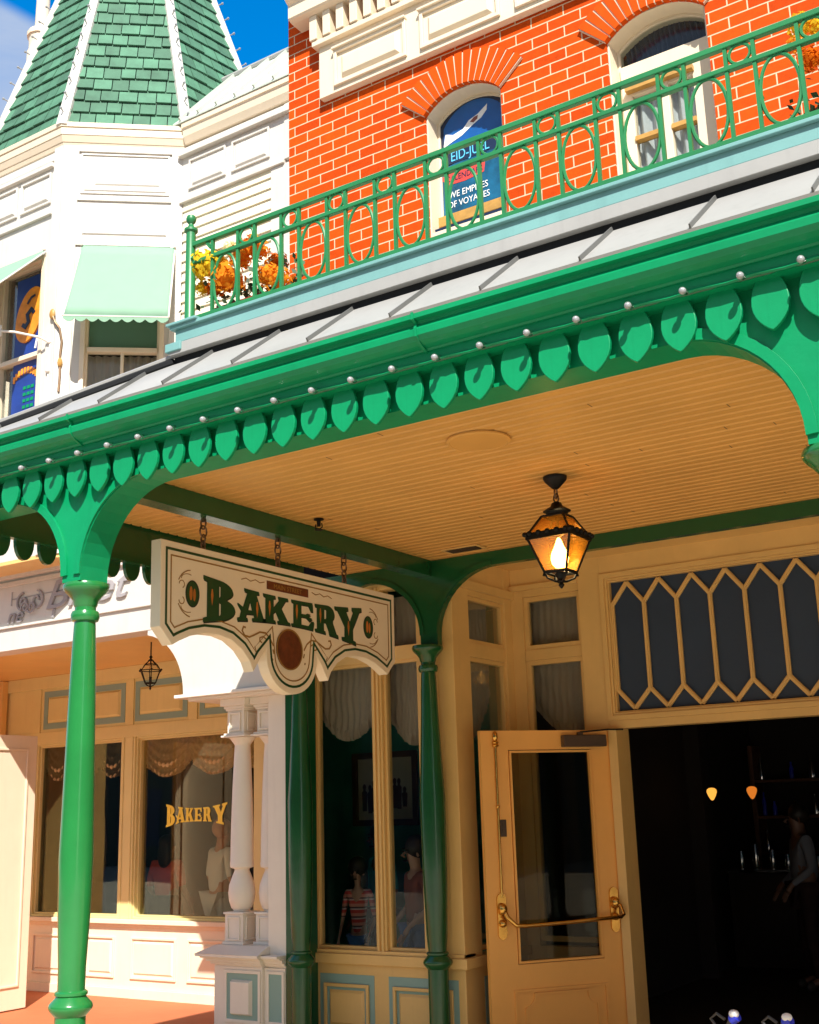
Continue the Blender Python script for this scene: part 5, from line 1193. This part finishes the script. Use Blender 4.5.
# ------------------------------------------------------------------ trolley at the bottom edge
t = thing('push_trolley', 'dark push trolley with white and blue capped grips at the bottom edge before the doorway', 'trolley', (-1.95, 5.9, 0))
m = MB()
for x in (-2.05, -1.80):
    m.tube([V((x, 5.9, .06)), V((x-.02, 5.92, .35)), V((x-.05, 5.90, .56)), V((x-.015, 5.88, .615))], .016, 8)
    m.tube([V((x-.10, 5.9, .56)), V((x-.13, 5.9, .60)), V((x-.10, 5.9, .625)), V((x-.06, 5.9, .60))], .008, 6)
m.tube([V((-2.05, 5.9, .2)), V((-1.80, 5.9, .2))], .014, 8); m.tube([V((-2.07, 5.92, .35)), V((-1.82, 5.92, .35))], .014, 8); m.cube(-2.09, -1.76, 5.8, 6.1, .14, .165)
m.build('frame', 'trolley', t, smooth=True)
for x in (-2.05, -1.80):
    for y in (5.85, 6.08): MB().tube([V((x-.015, y, .06)), V((x+.015, y, .06))], .06, 20).build('wheel', 'iron', t, smooth=True)
    g = MB(); g.tube([V((x-.02, 5.882, .603)), V((x+.012, 5.872, .622))], .024, 12); gg = g.build('grip', 'blue_plastic', t, smooth=True)
    g = MB(); g.ball(V((x-.004, 5.87, .632)), .024, 12, 8, (1.05, 1, .8)); g.build('cap', 'white_plastic', gg, smooth=True)
# ------------------------------------------------------------------ far rooftop finial and the buildings opposite
t = thing('rooftop_pinnacle', 'pale stone rooftop pinnacle behind the left edge of the turret roof', 'pinnacle', (-15.2, 12, 0))
m = MB(); m.lathe((-15.2, 12, 0), [(.5, 0), (.5, 11), (.30, 11.2), (.235, 13.2), (.235, 14.75), (.21, 14.80), (.21, 14.9), (.22, 15.05), (.25, 15.06), (.25, 15.14), (.20, 15.2), (.13, 15.22), (.125, 15.3), (.115, 15.95), (.14, 15.96), (.14, 16.02), (.10, 16.1), (.02, 16.9)], 12); m.build('shaft', 'cream', t, smooth=True)
t = thing('opposite_building', 'dark green shop row with white cornice across the street', 'building', (0, -17, 0))
m = MB(); m.cube(-70, 22, -26, -17, -.1, 9.0); m.build('wall', 'dark_shop', t)
m = MB(); m.cube(-70.3, 22.3, -26, -16.6, 9.001, 9.4); m.build('cornice', 'white', t)
m = MB()
for i in range(28): m.cube(-66+3*i, -64.2+3*i, -17.02, -16.98, 4.2, 6.4); m.cube(-66+3*i, -63.8+3*i, -17.02, -16.98, .6, 2.8)
m.build('windows', 'slate', t)

t = thing('added_end_building', 'added dark green block at the unseen street end, for darker reflections', 'building', (30, 0, 0))  # unseen building added so the glass reflects dark walls instead of sky
m = MB(); m.cube(26, 40, -14, 40, -.1, 9.5); m.build('wall', 'dark_shop', t); m = MB(); m.cube(25.6, 40, -14.3, 40.3, 9.501, 10); m.build('cornice', 'white', t)
# ------------------------------------------------------------------ light, sky, camera
AZ, EL = 38., 44.
sd_ = V((sin(radians(AZ))*cos(radians(EL)), -cos(radians(AZ))*cos(radians(EL)), sin(radians(EL))))
sun = bpy.data.lights.new('sun', 'SUN'); sun.energy = 5.0; sun.angle = radians(.53); sun.color = (1, .955, .87)
so = bpy.data.objects.new('sun', sun); COL.objects.link(so); so.rotation_euler = sd_.to_track_quat('Z', 'Y').to_euler()
w = bpy.data.worlds.new('World'); S.world = w; w.use_nodes = True; nt = w.node_tree; nt.nodes.clear(); L = nt.links.new
out = nt.nodes.new('ShaderNodeOutputWorld'); bg = N(nt, 'ShaderNodeBackground', Strength=.075)
sk = nt.nodes.new('ShaderNodeTexSky'); sk.sky_type = 'NISHITA'; sk.sun_disc = False; sk.sun_elevation = radians(EL); sk.sun_rotation = math.atan2(sd_.x, sd_.y)
sk.air_density = 1.0; sk.dust_density = .3; sk.ozone_density = 3.0
hs = N(nt, 'ShaderNodeHueSaturation', Value=1.4); L(sk.outputs[0], hs.inputs['Color'])
tc0 = nt.nodes.new('ShaderNodeTexCoord'); d0 = N(nt, 'ShaderNodeVectorMath', operation='DOT_PRODUCT'); d0.inputs[1].default_value = V((sd_.x, sd_.y, .15)).normalized(); L(tc0.outputs['Generated'], d0.inputs[0])
r0 = N(nt, 'ShaderNodeMapRange', interpolation_type='SMOOTHSTEP'); r0.inputs['From Min'].default_value = -.35; r0.inputs['From Max'].default_value = .5; r0.inputs['To Min'].default_value = 1.65; r0.inputs['To Max'].default_value = .55
L(d0.outputs['Value'], r0.inputs['Value']); L(r0.outputs[0], hs.inputs['Saturation'])
rv = N(nt, 'ShaderNodeMapRange', interpolation_type='SMOOTHSTEP'); rv.inputs['From Min'].default_value = -.35; rv.inputs['From Max'].default_value = .5; rv.inputs['To Min'].default_value = 2.1; rv.inputs['To Max'].default_value = 1.3
L(d0.outputs['Value'], rv.inputs['Value']); L(rv.outputs[0], hs.inputs['Value'])
# a bank of wispy cloud low on the left
tc = nt.nodes.new('ShaderNodeTexCoord')
mp = N(nt, 'ShaderNodeMapping'); mp.inputs['Scale'].default_value = (2.2, 2.2, 6.0); mp.inputs['Rotation'].default_value = (.3, .5, .2); L(tc.outputs['Generated'], mp.inputs['Vector'])
no = N(nt, 'ShaderNodeTexNoise', Scale=2.2, Detail=8.0, Roughness=.6, Distortion=.6); L(mp.outputs[0], no.inputs['Vector'])
dt = N(nt, 'ShaderNodeVectorMath', operation='DOT_PRODUCT'); dt.inputs[1].default_value = CLOUD_N
L(tc.outputs['Generated'], dt.inputs[0])
r1 = N(nt, 'ShaderNodeMapRange', interpolation_type='SMOOTHSTEP'); r1.inputs['From Min'].default_value = CLOUD_D-.004; r1.inputs['From Max'].default_value = CLOUD_D+.008; L(dt.outputs['Value'], r1.inputs['Value'])
r2 = N(nt, 'ShaderNodeMapRange'); r2.inputs['From Min'].default_value = .35; r2.inputs['From Max'].default_value = .68; r2.inputs['To Min'].default_value = .6; r2.inputs['To Max'].default_value = .95; L(no.outputs['Fac'], r2.inputs['Value'])
mu = N(nt, 'ShaderNodeMath', operation='MULTIPLY'); L(r1.outputs[0], mu.inputs[0]); L(r2.outputs[0], mu.inputs[1])
mx = N(nt, 'ShaderNodeMix', data_type='RGBA'); mx.inputs[7].default_value = (4.2, 4.9, 6.2, 1); L(mu.outputs[0], mx.inputs[0]); L(hs.outputs[0], mx.inputs[6]); L(mx.outputs[2], bg.inputs[0]); L(bg.outputs[0], out.inputs[0])
cam = bpy.data.cameras.new('camera'); co = bpy.data.objects.new('camera', cam); COL.objects.link(co); S.camera = co
cam.sensor_fit = 'VERTICAL'; cam.sensor_height = 36; cam.lens = 36*1190./1024; cam.clip_end = 500; cam.clip_start = .05
Rm = Matrix(CAM_R); co.matrix_world = Matrix.Translation((0, 0, 1.6)) @ Rm.to_4x4()
S.view_settings.view_transform = 'Standard'; S.view_settings.look = 'None'; S.view_settings.exposure = .78; S.view_settings.gamma = 1
S.render.engine = 'CYCLES'; S.cycles.max_bounces = 10; S.cycles.diffuse_bounces = 6; S.cycles.transparent_max_bounces = 16; S.cycles.glossy_bounces = 4
S.render.resolution_x = 819; S.render.resolution_y = 1024
